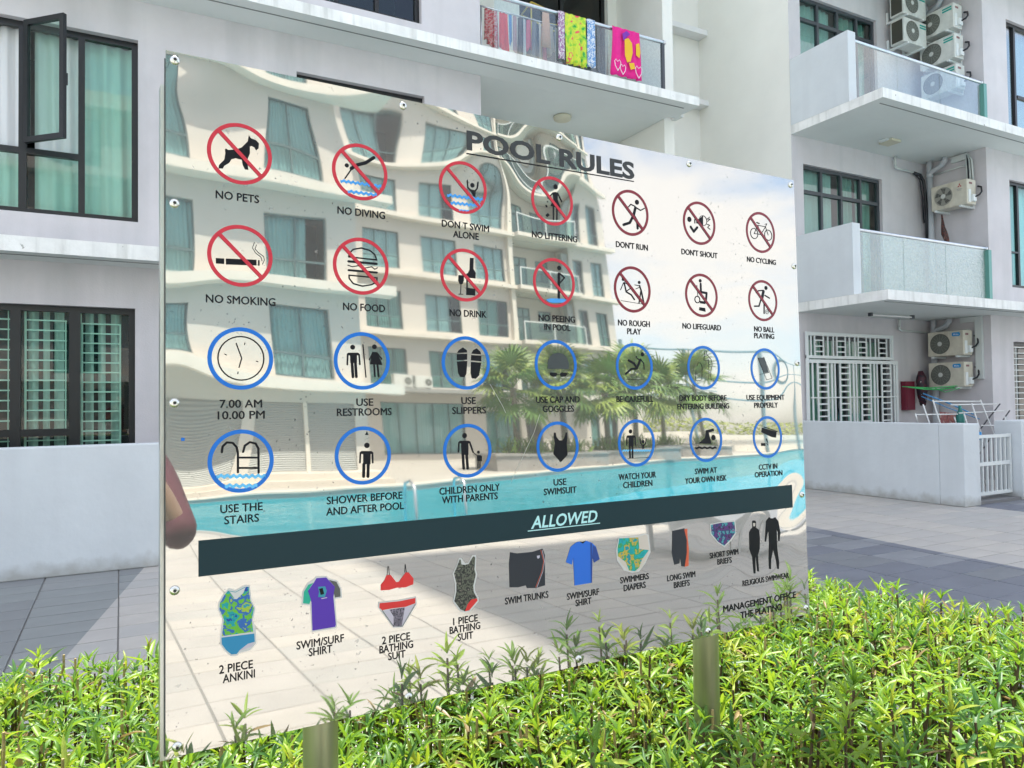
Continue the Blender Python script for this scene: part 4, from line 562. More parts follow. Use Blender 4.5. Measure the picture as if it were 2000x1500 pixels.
t = thing('shoe_rack', 'dark shoes and bags kept behind the barred gate', 'clutter', (10.8, 6.6, 0)); G_(10.5, 10.85, 6.5, 6.8, 0, .75).build('shelf', DT, t); G_(10.95, 11.1, 6.5, 6.8, 0, .55).build('bag', mat('charcoal cloth', (.04, .04, .05), .8), t)

# ---------------------------------------------------------------- laundry on the left balcony
def laundry(lab, cat, a, b, drop, m, seed, **kw):
    t = thing('laundry' if cat != 'towel' else 'towel', lab, cat, a); cloth((a, b), drop, t, 'cloth', m, seed=seed, **kw); return t
flor = blotch('yellow green floral print', [(.02, .35, .06), (.30, .62, .03), (.62, .70, .04), (.50, .66, .05), (.75, .10, .10), (.60, .70, .05)], 8)
pinkm = mat('hot pink towelling', (.78, .02, .27), .85, noise=(9, .1)); 
tw_ = laundry('yellow green towel printed with red and green flowers over the handrail', 'towel', (5.36, 8.385, 6.815), (5.70, 8.385, 6.815), .70, flor, 3, amp=.018, pleat=.11, flare=.02)
laundry('narrow white and purple towel at the left of the floral one', 'towel', (5.25, 8.375, 6.815), (5.35, 8.375, 6.815), .66, blotch('purple white print', [(.6, .6, .62), (.3, .12, .3), (.7, .66, .68), (.35, .2, .35)], 22), 5, amp=.01)
laundry('narrow blue and white towel between the floral and the pink towel', 'towel', (5.72, 8.375, 6.815), (5.84, 8.375, 6.815), .68, blotch('blue white print', [(.62, .68, .75), (.12, .3, .6), (.7, .75, .8), (.1, .25, .55)], 20), 6, amp=.012)
pk = laundry('hot pink towel with yellow and white patches at the right of the handrail', 'towel', (6.14, 8.38, 6.815), (6.62, 8.38, 6.815), .70, pinkm, 7, amp=.016, pleat=.13, flare=.16)
YEL = mat('yellow print', (.80, .50, .03), .8); WHP = mat('pale pink print', (.85, .55, .68), .8); PUR = mat('violet print', (.20, .03, .40), .8)
def onpk(pts, m, z0=6.1): 
    mb = MB(); mb.ngon([(6.14+p[0], 8.348, 6.1+p[1]) for p in pts]); mb.build('print', m, pk, fix=False)
onpk([(.20, .55), (.27, .58), (.33, .52), (.34, .38), (.30, .25), (.24, .22), (.20, .32)], YEL); onpk([(.40, .52), (.46, .55), (.48, .42), (.46, .33), (.40, .36)], YEL); onpk([(.16, .62), (.24, .68), (.30, .64), (.25, .60), (.18, .52)], PUR); onpk([(.27, .22), (.36, .24), (.38, .16), (.30, .13)], YEL)
for (cx, cz, sc) in ((.07, .17, 1), (.16, .12, .9), (.44, .14, 1.1)):
    MB().tube([(6.14+cx+sc*x, 8.345, 6.1+cz+sc*z) for x, z in ((0, -.10), (-.045, -.03), (-.055, .03), (-.03, .06), (0, .03), (.03, .06), (.055, .03), (.045, -.03), (0, -.10))], .005, 4).build('print', mat('white print', (.85, .8, .82), .8), pk)
cols = [((.45, .06, .07), .20), ((.72, .05, .06), .13), ((.10, .25, .5), .05), ((.45, .28, .30), .06), ((.09, .08, .09), .06), ((.6, .6, .62), .04), ((.55, .10, .16), .07), ((.2, .21, .24), .08), ((.70, .68, .62), .05), ((.45, .12, .18), .06), ((.45, .40, .34), .10), ((.25, .26, .25), .08), ((.10, .09, .10), .09)]
labs = ['patterned red blouse hanging furthest left behind the balcony glass', 'bright red garment beside the patterned blouse', 'narrow blue garment behind the balcony glass', 'grey brown garment right of the blue one', 'short black garment among the hanging washing', 'thin pale garment among the hanging washing', 'wine red garment in the middle of the hanging washing', 'slate grey garment in the middle of the hanging washing', 'cream strip of cloth on the drying line', 'dull red garment right of the cream strip', 'beige long garment on the drying line', 'dull green grey garment on the drying line', 'dark garment nearest the purple and white towel']
x = 4.42
for k, ((c, wd), lb) in enumerate(zip(cols, labs)):
    m_ = blotch('blouse print', [(.45, .05, .07), (.5, .3, .28), (.4, .05, .06), (.25, .22, .2)], 16) if k == 0 else mat('laundry cloth %s' % 'abcdefghijklm'[k], c, .85)
    laundry(lb, 'clothing', (x, 8.95, 6.92), (x+wd, 8.95, 6.92), random.Random(k).choice([.42, .55, .6, .5]), m_, k+20, amp=.028, pleat=.07, nz=8, flare=random.Random(k+9).uniform(-.1, .5), hem=.12); x += wd+.020
t = thing('clothes_rack', 'clothes drying frame with yellow rods standing in the upper balcony', 'drying rack', (5.3, 9.1, 6.02)); YR = mat('yellow rod', (.55, .42, .06), .4)
for a, b in (((4.35, 8.95, 6.94), (5.75, 8.95, 6.94)), ((5.3, 9.2, 7.35), (6.2, 9.2, 7.2)), ((5.3, 9.5, 7.3), (6.2, 9.5, 7.12)), ((5.3, 9.2, 7.35), (5.3, 9.2, 6.03)), ((6.2, 9.2, 7.2), (6.2, 9.2, 6.03)), ((5.3, 9.2, 7.35), (5.3, 9.5, 7.3)), ((6.2, 9.2, 7.2), (6.2, 9.5, 7.12)), ((4.36, 8.95, 6.94), (4.36, 8.95, 6.03)), ((5.75, 8.95, 6.94), (5.75, 8.95, 6.03)), ((5.6, 9.2, 7.1), (6.1, 9.5, 7.3))): MB().tube([a, b], .012, 6).build('rod', YR if a[1] > 9 else ALU, t, smooth=True)
laundry('bright lime green cloth spread just above the handrail', 'cloth', (5.98, 9.15, 6.98), (6.30, 9.15, 6.98), .20, mat('lime cloth', (.28, .62, .02), .8), 50, amp=.008, nz=4)
laundry('peach coloured cloth peak rising above the handrail', 'cloth', (5.25, 8.8, 7.0), (5.36, 8.8, 7.0), .5, mat('peach cloth', (.62, .36, .24), .8), 51, amp=.008, nz=4, flare=.5)
laundry('dark flowered garment behind the floral towel', 'clothing', (5.62, 9.0, 7.06), (5.86, 9.0, 7.06), .55, blotch('dark floral', [(.03, .03, .08), (.35, .08, .1), (.4, .4, .5), (.05, .04, .1)], 14), 52)

# ---------------------------------------------------------------- the sign
TLc = Vector((0.0517994, 1.0570104, 1.9700373)); EX = Vector((0.9996025, 0.0280000, -0.0032780)); EZ = Vector((0.0027386, 0.0192816, 0.9998103)); SN = Vector((0.0280579, -0.9994219, 0.0191972))
SW, SH = 1.22, 0.91705
LEAN = 0.019198621771937627; KT = .017
def SP(s, t, n): v = TLc+EX*s-EZ*t+SN*n; return (v.x, v.y, v.z)
dents = [(.015, .0, .022, .0011), (.06, .035, .035, -.0005), (.14, .03, .05, .0006), (.02, .46, .05, -.0006), (.0, .36, .04, .0006), (.30, .03, .05, -.0007), (.50, .045, .045, .0013), (.575, .05, .04, -.0013), (.66, .03, .045, .0011), (.74, .02, .03, -.0006), (.48, .10, .03, -.0004),
         (1.20, .41, .03, .0009), (1.195, .66, .03, -.0010), (1.08, .735, .028, -.0006), (1.14, .76, .03, .0008), (1.17, .70, .028, -.0007), (1.0, .77, .03, .0006), (.92, .73, .03, -.0004), (1.21, .80, .03, .0006), (.10, .30, .09, .0005), (.03, .60, .04, .0006), (.86, .44, .09, .0005), (1.05, .36, .08, -.0006)]
def sgrad(s, t):
    gs = KT*(t-.4585); gt = rad(.93+.97*s)-LEAN
    for a, b, sg, A in dents:
        e = A*math.exp(-((s-a)**2+(t-b)**2)/(2*sg*sg)); gs -= (s-a)/sg**2*e; gt -= (t-b)/sg**2*e
    gs += .0006*math.sin(s*23+t*9+1)+.0003*math.sin(s*51-t*37); gt += .0006*math.sin(t*27-s*11+2)+.0003*math.sin(t*47+s*33)
    return gs, gt
SG = thing('pool_rules_sign', 'polished steel pool rules board with rows of round pictograms on two steel posts', 'sign', (.66, 1.07, 0))
# mirror material
m = bpy.data.materials.new('polished steel sheet'); m.use_nodes = True; t_ = m.node_tree; b = t_.nodes['Principled BSDF']; K = t_.links.new
b.inputs['Metallic'].default_value = 1; b.inputs['Roughness'].default_value = .03; b.inputs['Base Color'].default_value = (.67, .65, .595, 1)
df = N(t_, 'ShaderNodeBsdfDiffuse'); tcn = N(t_, 'ShaderNodeTexCoord'); mx = N(t_, 'ShaderNodeMixShader')
n1 = N(t_, 'ShaderNodeTexNoise'); n1.inputs['Scale'].default_value = 110; n1.inputs['Detail'].default_value = 2; n2 = N(t_, 'ShaderNodeTexNoise'); n2.inputs['Scale'].default_value = 3.5; n2.inputs['Detail'].default_value = 6
K(tcn.outputs['Object'], n1.inputs['Vector']); K(tcn.outputs['Object'], n2.inputs['Vector'])
r1_ = N(t_, 'ShaderNodeMapRange'); r1_.inputs['From Min'].default_value = .70; r1_.inputs['From Max'].default_value = .76; K(n1.outputs['Fac'], r1_.inputs['Value'])
r2_ = N(t_, 'ShaderNodeMapRange'); r2_.inputs['From Min'].default_value = .45; r2_.inputs['From Max'].default_value = .62; K(n2.outputs['Fac'], r2_.inputs['Value'])
mu = N(t_, 'ShaderNodeMath', operation='MULTIPLY'); K(r1_.outputs[0], mu.inputs[0]); K(r2_.outputs[0], mu.inputs[1])
ad = N(t_, 'ShaderNodeMath', operation='MULTIPLY_ADD'); ad.inputs[1].default_value = .5; ad.inputs[2].default_value = .22; K(mu.outputs[0], ad.inputs[0])
n5 = N(t_, 'ShaderNodeTexNoise'); n5.inputs['Scale'].default_value = 190; n5.inputs['Detail'].default_value = 2; K(tcn.outputs['Object'], n5.inputs['Vector']); r5 = N(t_, 'ShaderNodeMapRange'); r5.inputs['From Min'].default_value = .69; r5.inputs['From Max'].default_value = .73; K(n5.outputs['Fac'], r5.inputs['Value']); n6 = N(t_, 'ShaderNodeTexNoise'); n6.inputs['Scale'].default_value = 6; K(tcn.outputs['Object'], n6.inputs['Vector']); r6 = N(t_, 'ShaderNodeMapRange'); r6.inputs['From Min'].default_value = .48; r6.inputs['From Max'].default_value = .6; K(n6.outputs['Fac'], r6.inputs['Value']); m6 = N(t_, 'ShaderNodeMath', operation='MULTIPLY'); K(r5.outputs[0], m6.inputs[0]); K(r6.outputs[0], m6.inputs[1]); m7 = N(t_, 'ShaderNodeMix', data_type='RGBA'); m7.inputs[6].default_value = (.62, .61, .565, 1); m7.inputs[7].default_value = (.25, .25, .24, 1); K(m6.outputs[0], m7.inputs[0]); K(m7.outputs[2], b.inputs['Base Color'])
mpx = N(t_, 'ShaderNodeMapping'); mpx.inputs['Scale'].default_value = (14, 14, 1.4); K(tcn.outputs['Object'], mpx.inputs[0]); n8 = N(t_, 'ShaderNodeTexNoise'); n8.inputs['Scale'].default_value = 1; n8.inputs['Detail'].default_value = 5; K(mpx.outputs[0], n8.inputs['Vector']); r8 = N(t_, 'ShaderNodeMapRange'); r8.inputs['From Min'].default_value = .45; r8.inputs['From Max'].default_value = .8; r8.inputs['To Min'].default_value = .018; r8.inputs['To Max'].default_value = .034; K(n8.outputs['Fac'], r8.inputs['Value']); K(r8.outputs[0], b.inputs['Roughness'])
df.inputs[0].default_value = (.34, .34, .32, 1)
K(ad.outputs[0], mx.inputs[0]); K(b.outputs[0], mx.inputs[1]); K(df.outputs[0], mx.inputs[2]); K(mx.outputs[0], t_.nodes['Material Output'].inputs[0])
MIRR = m
NSX, NSY = 150, 112
vv, ff, nn = [], [], []
o_ = ORG[SG]
for j in range(NSY+1):
    for i in range(NSX+1):
        s_c, t_c = SW*i/NSX, SH*j/NSY; p = SP(s_c, t_c, 0); vv.append((p[0]-o_.x, p[1]-o_.y, p[2]-o_.z)); a, b_ = sgrad(s_c, t_c); q = (SN-EX*a+EZ*b_).normalized(); nn.append((q.x, q.y, q.z))
for j in range(NSY):
    for i in range(NSX): k = j*(NSX+1)+i; ff.append((k, k+NSX+1, k+NSX+2, k+1))
me = bpy.data.meshes.new('steel_sheet'); me.from_pydata(vv, [], ff); me.materials.append(MIRR); me.shade_smooth(); me.normals_split_custom_set_from_vertices(nn)
sh = bpy.data.objects.new('steel_sheet', me); COL.objects.link(sh); sh.parent = SG
SST = mat('brushed stainless steel', (.60, .62, .58), .3, 1.0, noise=(14, .12)); DKS = mat('dark frame steel', (.10, .11, .11), .45, .6)
mb = MB(); Pn = lambda a, b, c: SP(a, c, b)
mb.box(0, SW, -.003, -.0002, 0, SH, P=Pn); mb.build('sheet_backing', SST, SG)
fr = MB(); fr.box(-.006, .02, -.030, -.006, .045, SH+.004, P=Pn); fr.box(SW-.03, SW-.005, -.030, -.006, .02, SH-.01, P=Pn); fr.box(.022, SW-.032, -.029, -.006, .03, .055, P=Pn); fr.box(.022, SW-.032, -.029, -.006, SH-.045, SH-.02, P=Pn); fr.build('back_frame', SST, SG)
fr = MB(); fr.box(-.0015, .002, -.006, -.0032, .01, SH-.002, P=Pn); fr.build('edge_strip', DKS, SG)
for (a, b) in POSTS:
    p0 = SP(a, SH-.2, -.058); o = MB().tube([(p0[0], p0[1], 0), (p0[0], p0[1], 1.9)], .0255, 24).build('post', mat('weathered steel tube', (.42, .42, .27), .38, .75, streak=(30, .6, (.22, .23, .10))), SG, smooth=True)
SCR = [(0.011, 0.0115), (0.3319, 0.0105), (0.6196, 0.0105), (0.9209, 0.0105), (1.2092, 0.0115), (0.0104, 0.2036), (0.0104, 0.466), (0.0105, 0.707), (0.0134, 0.9050), (0.328, 0.9065), (0.635, 0.9056), (0.9328, 0.9065), (1.209, 0.9034), (1.2112, 0.1862), (1.2099, 0.3923), (1.2094, 0.6688)]
SCM = mat('screw steel', (.66, .67, .62), .25, 1.0); SCD = mat('screw recess', (.02, .02, .02), .6)
prof = [(.0, .0042), (.0025, .0040), (.0046, .0030), (.0060, .0014), (.0064, 0)]
def sdisc(mb, s0, t0, r, n, k=16, m=0): mb.ngon([SP(s0+r*math.cos(2*math.pi*i/k), t0-r*math.sin(2*math.pi*i/k), n) for i in range(k)], m)
for s0, t0 in SCR:
    mb = MB(); rings = []
    for r, h in prof[1:]:
        rings.append(len(mb.v)); mb.v += [SP(s0+r*math.cos(i*math.pi/8), t0-r*math.sin(i*math.pi/8), h) for i in range(16)]
    for q in range(len(rings)-1):
        for i in range(16): a, b = rings[q]+i, rings[q]+(i+1) % 16; a2, b2 = rings[q+1]+i, rings[q+1]+(i+1) % 16; mb.f.append((a, a2, b2, b)); mb.m.append(0)
    mb.f.append(tuple(rings[0]+i for i in range(16))); mb.m.append(0)
    sc = mb.build('screw', SCM, SG, smooth=True, fix=False)
    mb = MB(); sdisc(mb, s0, t0, .0022, .0043, 6); mb.build('socket', SCD, sc, fix=False)
# printed graphics
INK = mat('black print ink', (.006, .007, .010), .5, spec=.2); INKG = mat('charcoal print ink', (.045, .055, .06), .32); INKT = mat('faded title ink', (.04, .045, .048), .4, spec=.3)
RED = mat('red ring vinyl', (.52, .022, .045), .35); RED2 = mat('darker red ring vinyl', (.20, .010, .024), .35); BLUE = mat('blue ring vinyl', (.0, .14, .56), .35); WAV = mat('blue water print', (.05, .30, .72), .4); WAV2 = mat('light blue water print', (.12, .48, .80), .4)
BAND = mat('dark teal band print', (.012, .034, .042), .4, spec=.2); BTX = mat('pale teal lettering', (.42, .74, .76), .35)
OUTL = mat('pale sticker outline', (.55, .56, .55), .4)
CM = {'k': INK, 'g': INKG, 'b': WAV, 'w': WAV2, 'o': OUTL, 'teal': mat('teal print', (.02, .26, .34), .4), 'blue2': mat('azure print', (.01, .22, .42), .4), 'lil': mat('lilac grey print', (.50, .47, .55), .4), 'pur': mat('purple print', (.07, .015, .36), .4), 'grn': mat('green print', (.0, .36, .24), .4), 'dgry': mat('dark grey print', (.08, .085, .08), .4), 'red': mat('red print', (.62, .02, .02), .4), 'nvy': mat('navy black print', (.010, .014, .024), .4), 'nvy2': mat('deep blue print', (.01, .05, .26), .4), 'org': mat('orange print', (.60, .10, .04), .4), 'blu': mat('blue print', (.01, .13, .60), .4), 'crm': mat('cream print', (.55, .50, .44), .4),
      'camo': blotch('green blue camouflage print', [(.0, .05, .30), (.0, .30, .32), (.12, .42, .03), (.02, .12, .40), (.30, .45, .04), (.01, .28, .36)], 60), 'dcam': blotch('dark camouflage print', [(.012, .014, .012), (.10, .11, .08), (.02, .022, .02), (.16, .15, .12)], 130), 'tcam': blotch('teal leaf print', [(.0, .28, .30), (.0, .34, .36), (.02, .30, .12), (.45, .35, .05), (.0, .25, .30)], 90), 'pcam': blotch('navy purple print', [(.015, .012, .05), (.10, .02, .16), (.02, .03, .12), (.05, .30, .34), (.22, .04, .2)], 110), 'chk': blotch('grey check print', [(.02, .02, .03), (.25, .22, .28), (.02, .02, .03), (.2, .18, .24)], 400)}
def emit(it, c, n, mb, mi):
    """append one drawing item, local units 0.1 mm around centre c"""
    P2 = lambda x, y: SP(c[0]+x*1e-4, c[1]+y*1e-4, n)
    k = it[0]
    if k == 'P': mb.ngon([P2(*p) for p in it[2:]], mi)
    elif k == 'D':
        r = it[2]*1e-4
        mb.ngon([SP(c[0]+it[3][0]*1e-4+r*math.cos(i*.3927), c[1]+it[3][1]*1e-4+r*math.sin(i*.3927), n) for i in range(16)], mi)
    elif k == 'O':
        r, w_ = it[2], max(it[3], 8); cx, cy = it[4]
        for i in range(32):
            a, b = i*math.pi/16, (i+1)*math.pi/16
            mb.ngon([P2(cx+(r-w_/2)*math.cos(a), cy+(r-w_/2)*math.sin(a)), P2(cx+(r+w_/2)*math.cos(a), cy+(r+w_/2)*math.sin(a)), P2(cx+(r+w_/2)*math.cos(b), cy+(r+w_/2)*math.sin(b)), P2(cx+(r-w_/2)*math.cos(b), cy+(r-w_/2)*math.sin(b))], mi)
    elif k == 'L':
        w_ = max(it[2], 8)/2; pts = it[3:]
        for i in range(len(pts)-1):
            (x0, y0), (x1, y1) = pts[i], pts[i+1]; L_ = math.hypot(x1-x0, y1-y0) or 1; nx, ny = -(y1-y0)/L_*w_, (x1-x0)/L_*w_
            mb.ngon([P2(x0+nx, y0+ny), P2(x1+nx, y1+ny), P2(x1-nx, y1-ny), P2(x0-nx, y0-ny)], mi)
        for x, y in pts:
            if w_ > 4: mb.ngon([SP(c[0]+(x+w_*math.cos(i*.5236))*1e-4, c[1]+(y+w_*math.sin(i*.5236))*1e-4, n+.00002) for i in range(12)], mi)
    elif k == 'W':
        h, nw = it[2], it[3]; (x0, y0), (x1, y1) = it[4], it[5]; m_ = nw*6
        for i in range(m_):
            f0, f1 = i/m_, (i+1)/m_; z0 = h*.28*math.sin(f0*nw*6.283); z1 = h*.28*math.sin(f1*nw*6.283)
            xa, ya, xb, yb = x0+(x1-x0)*f0, y0+(y1-y0)*f0+z0, x0+(x1-x0)*f1, y0+(y1-y0)*f1+z1
            mb.ngon([P2(xa, ya-h*.5), P2(xb, yb-h*.5), P2(xb, yb+h*.5), P2(xa, ya+h*.5)], mi)
CXs = [.0927+.17*i for i in range(7)]; CYs = [.1243, .2657, .4063, .5452]
mean = {'dog': 'no dogs', 'cigarette': 'no smoking'}
for col, row, nm, items in ICONS:
    c = (CXs[col], CYs[row]); proh = row < 2; rr = .0425; th = .0052 if proh else .0054
    mb = MB(); nseg = 64
    for i in range(nseg):
        a, b = 2*math.pi*i/nseg, 2*math.pi*(i+1)/nseg
        mb.ngon([SP(c[0]+(rr-th)*math.cos(a), c[1]+(rr-th)*math.sin(a), .0004), SP(c[0]+rr*math.cos(a), c[1]+rr*math.sin(a), .0004), SP(c[0]+rr*math.cos(b), c[1]+rr*math.sin(b), .0004), SP(c[0]+(rr-th)*math.cos(b), c[1]+(rr-th)*math.sin(b), .0004)])
    rm = (RED if col < 4 else RED2) if proh else BLUE
    ring = mb.build('pictogram', rm, SG, fix=False, label=('red prohibition ring with ' if proh else 'blue ring with ')+nm)
    for key, mm_, n_, on in (('w', WAV2, .0004, 'water'), ('b', WAV, .0004, 'water'), ('k', INK, .00055, 'figure'), ('g', INKG, .0005, 'figure')):
        sel = [it for it in items if it[1] == key]
        if sel:
            mb = MB()
            for q, it in enumerate(sel): emit(it, c, n_+q*.000004, mb, 0)
            mb.build(on, mm_, ring, fix=False)
    if proh:
        mb = MB(); a = rad(45); ri = rr-th*.5; hw = .0026; ux, uy = math.cos(a), math.sin(a)
        mb.ngon([SP(c[0]-ux*ri-uy*hw, c[1]-uy*ri+ux*hw, .0009), SP(c[0]+ux*ri-uy*hw, c[1]+uy*ri+ux*hw, .0009), SP(c[0]+ux*ri+uy*hw, c[1]+uy*ri-ux*hw, .0009), SP(c[0]-ux*ri+uy*hw, c[1]-uy*ri-ux*hw, .0009)])
        mb.build('slash', rm, ring, fix=False)
for nm, lab, items in GARM:
    ks = []; [ks.append(it[1]) for it in items if it[1] not in ks]
    mb = MB()
    for q, it in enumerate(items): emit(it, (0, 0), .0005+q*.00004, mb, ks.index(it[1]))
    mb.build('garment_picture', [CM[k] for k in ks], SG, fix=False, label=lab)
mb = MB(); nb = 12
for i in range(nb): a, b = .0389+(1.1795-.0389)*i/nb, .0389+(1.1795-.0389)*(i+1)/nb; mb.ngon([SP(a, .6465, .0008), SP(b, .6465, .0008), SP(b, .6932, .0008), SP(a, .6932, .0008)])
mb.build('band', BAND, SG, fix=False, label='dark teal band across the lower part')
_tc = {}
def cap(txt, sc, tcn_, wd, h, m, name='caption', bold=0.0, shear=0.0, parent=SG, n=.0006, fat=.0):
    key = (txt, bold, shear)
    if key not in _tc: _tc[key] = text_mesh(txt, bold, shear)
    v, f = _tc[key]; xs = [p[0] for p in v]; ys = [p[1] for p in v]; cx = (max(xs)+min(xs))/2; sx = wd/(max(xs)-min(xs)); capH = .729
    sy = h/capH; mb = MB()
    for q, (ox, oy) in enumerate(((-fat, 0), (fat, 0), (0, fat*.8), (0, -fat*.8)) if fat else ((0, 0),)):
        i0 = len(mb.v); mb.v += [SP(sc+(p[0]-cx)*sx*(1-2*fat/wd)+ox, tcn_+h/2-p[1]*sy+oy, n+q*.00001) for p in v]; mb.f += [tuple(k+i0 for k in ff_) for ff_ in f]; mb.m += [0]*len(f)
    return mb.build(name, m, parent, fix=False, label='lettering '+txt.replace('\n', ' '))
for txt, sc, tt_, wd in TEXTS:
    if txt == 'POOL RULES': cap(txt, sc, tt_, wd, .0312, INKT, 'title', .03)
    elif txt == 'ALLOWED': cap(txt, sc, tt_-.0005, wd-.01, .0205, BTX, 'heading', .02, .22, n=.0009)
    elif txt in ('MANAGEMENT OFFICE', 'THE PLATINO'): cap(txt, sc, tt_, wd, .0132, INK, 'caption', fat=.00042)
    else: cap(txt, sc, tt_, wd, .0112, INK, 'caption', fat=.00024)
mb = MB(); mb.ngon([SP(.4397, .0667, .0008), SP(.7827, .0640, .0008), SP(.7827, .0655, .0008), SP(.4397, .0685, .0008)]); mb.build('underline', INK, SG, fix=False)
mb = MB(); mb.ngon([SP(.5394, .6805, .0013), SP(.6859, .6805, .0013), SP(.6859, .6820, .0013), SP(.5394, .6820, .0013)]); mb.build('underline', BTX, SG, fix=False)
mb = MB(); mb.ngon([SP(.0183, .5115, .0008), SP(.0223, .5115, .0008), SP(.0223, .5155, .0008), SP(.0183, .5155, .0008)]); mb.build('sticker_remnant', BLUE, SG, fix=False)
mb = MB()
for pts in ([(.475, .44), (.497, .475), (.503, .487)], [(.568, .49), (.556, .52), (.53, .565), (.51, .60)]):
    for i in range(len(pts)-1):
        (a, b), (c, e) = pts[i], pts[i+1]; mb.ngon([SP(a-.0003, b, .0004), SP(c-.0003, e, .0004), SP(c+.0003, e, .0004), SP(a+.0003, b, .0004)])
mb.build('scratch', mat('pale scratch', (.6, .62, .55), .5), SG, fix=False)

# ---------------------------------------------------------------- pool side opposite (seen in the sign)
far_m = mat('pale pool deck', (.42, .40, .36), .8, noise=(.6, .08))
grd = MB(); grd.prism([(-60, 8.6), (-60, -8.5), (1.35, -8.5), (15.6, -10.2), (60, -18), (60, 8.6)], -1.6, -.0125); grd.build('pool_edge', far_m, kind='structure')
fg = MB(); fg.prism([(-300, -16.2), (5, -16), (8.1, -17.3), (33, -29.5), (60, -43), (400, -43), (400, -500), (-300, -500)], -1.6, 0); fg.build('pool_deck', far_m, kind='structure')
fg = MB(); fg.prism([(60.01, 60), (60.01, -43), (400, -43), (400, 60)], -1.6, -.01); fg.prism([(-300, 60), (-300, -16.2), (-60.01, -16.2), (-60.01, 60)], -1.6, -.01); fg.prism([(-300, 60.01), (400, 60.01), (400, 300), (-300, 300)], -1.6, -.02); fg.build('terrain', far_m, kind='structure')
MB().box(-61, 61, -44, -7, -1.7, -1.3).build('pool_floor', mat('turquoise pool tile', (.06, .55, .66), .4, noise=(1.2, .08)), kind='structure')
wt = MB(); wt.quad((-60, -44, -.12), (60, -44, -.12), (60, -8.45, -.12), (-60, -8.45, -.12)); wt.build('water', glass('pool water', (.30, .84, .95), .6, ior=1.33, wav=(1.1, .6, .08), dirt=.30, dcol=(.02, .42, .52)), kind='structure')
cop = MB(); far = [(-60, -16.15), (5, -16.0), (8.1, -17.3), (33, -29.5), (60, -43)]
for i in range(len(far)-1):
    (a, b), (c, e) = far[i], far[i+1]; cop.prism([(a, b-.5), (a, b+.05), (c, e+.05), (c, e-.5)], .004, .05)
cop.build('pool_coping', mat('cream coping', (.62, .57, .49), .7, noise=(1.5, .06)), kind='structure')

def opp_windows(P, lst, parent, fm, rec=.1, seed=1):
    r = random.Random(seed)
    for (a0, a1, z0, z1, nm, tr) in lst:
        muls = [(a0+(a1-a0)*k/nm, .05) for k in range(1, nm)]; trs = [(a0, a1, z0+(z1-z0)*tr, .06)] if tr else []
        cm = r.choice([CURT, CURTG, CURT]); window(P, a0, a1, z0, z1, parent, fm, GLB, muls=muls, trans=trs, rec=rec, fw=.05, curt=[(a0+.06, a0+(a1-a0)*r.choice([.7, .985, .985, .985]), cm)], room=True)
WF = mat('grey green window frame', (.10, .16, .17), .5)
A = thing('poolside_block', 'near cream apartment block with long overhanging slabs, mirrored at the left of the sign', 'building', (0, -19.4, 0))
PA = PV(-19.4, 1); VA = -19.4
aw = []
for z0, z1 in ((2.98, 5.14), (6.05, 8.0), (9.1, 11.3), (12.2, 14.3)):
    for a0, a1 in ((5.05, 6.88), (1.2, 3.02), (-2.6, -.8)): aw.append((a0, a1, z0, z1))
holes = aw+[(-2.2, 3.89, .36, 2.3), (4.29, 7.41, .36, 2.3)]
mb = MB(); wall(PA, -12, 7.8, 0, 15.6, holes, .12, mb); mb.quad((7.8, VA, 0), (7.8, -34, 0), (7.8, -34, 15.6), (7.8, VA, 15.6)); mb.quad((-12, VA, 15.6), (7.8, VA, 15.6), (7.8, -34, 15.6), (-12, -34, 15.6)); mb.quad((-12, VA, 0), (-12, -34, 0), (-12, -34, 15.6), (-12, VA, 15.6)); mb.quad((-12, -34, 0), (7.8, -34, 0), (7.8, -34, 15.6), (-12, -34, 15.6)); mb.build('wall', OPPW, A, fix=False)
opp_windows(PA, [(a[0], a[1], a[2], a[3], 2, .30) for a in aw], A, WF, seed=4)
for z in (2.62, 5.68, 8.6, 11.65, 14.7): MB().box(-12, 8.8, VA+.002, VA+.62, z, z+.28).build('slab', OPPS, A)
SHUT = mat('grey roller shutter', (.36, .38, .37), .5, .2)
for a0, a1 in ((-2.2, 1.0), (1.1, 3.89), (4.29, 5.85), (5.97, 7.41)):
    s = MB(); nz = 30
    for k in range(nz): z0 = .36+1.94*k/nz; z1 = z0+1.94/nz; zm = (z0+z1)/2; s.quad((a0, VA-.08, z0), (a1, VA-.08, z0), (a1, VA-.055, zm), (a0, VA-.055, zm)); s.quad((a0, VA-.055, zm), (a1, VA-.055, zm), (a1, VA-.08, z1), (a0, VA-.08, z1))
    s.build('shutter', SHUT, A, fix=False)
for a in ((5.85, 5.97), (1.0, 1.1)): MB().box(a[0], a[1], VA-.1, VA+.02, .36, 2.3).build('shutter_post', OPPS, A)
MB().box(-12, 7.9, VA+.002, VA+1.2, .001, .36).build('terrace', mat('cream coping', (.62, .57, .49), .7), A)
MB().box(-12, 7.9, VA+1.202, VA+1.6, .001, .18).build('step', mat('cream coping', (.62, .57, .49), .7), A)
B = thing('apartment_building', 'farther cream apartment building behind the palms, mirrored in the middle of the sign', 'building', (22, -34, 0))
VB = -34.0; PB = PV(VB, 1); ST = [3.7, 6.8, 10.0, 13.2, 16.4, 19.6, 22.8, 26.0]
bw = []
for s_ in ST[:-1]:
    for a0, a1 in ((13.5, 15.5), (16.8, 18.9), (20.0, 22.0)): bw.append((a0, a1, s_+.22, s_+2.25))
strips = [(a0, a1, s_+.15, s_+2.3) for s_ in ST[:-1] for a0, a1 in ((27.15, 27.85), (28.45, 29.3))]
recs = [(22.6, 26.9, s_, s_+2.95) for s_ in ST[:-1]]
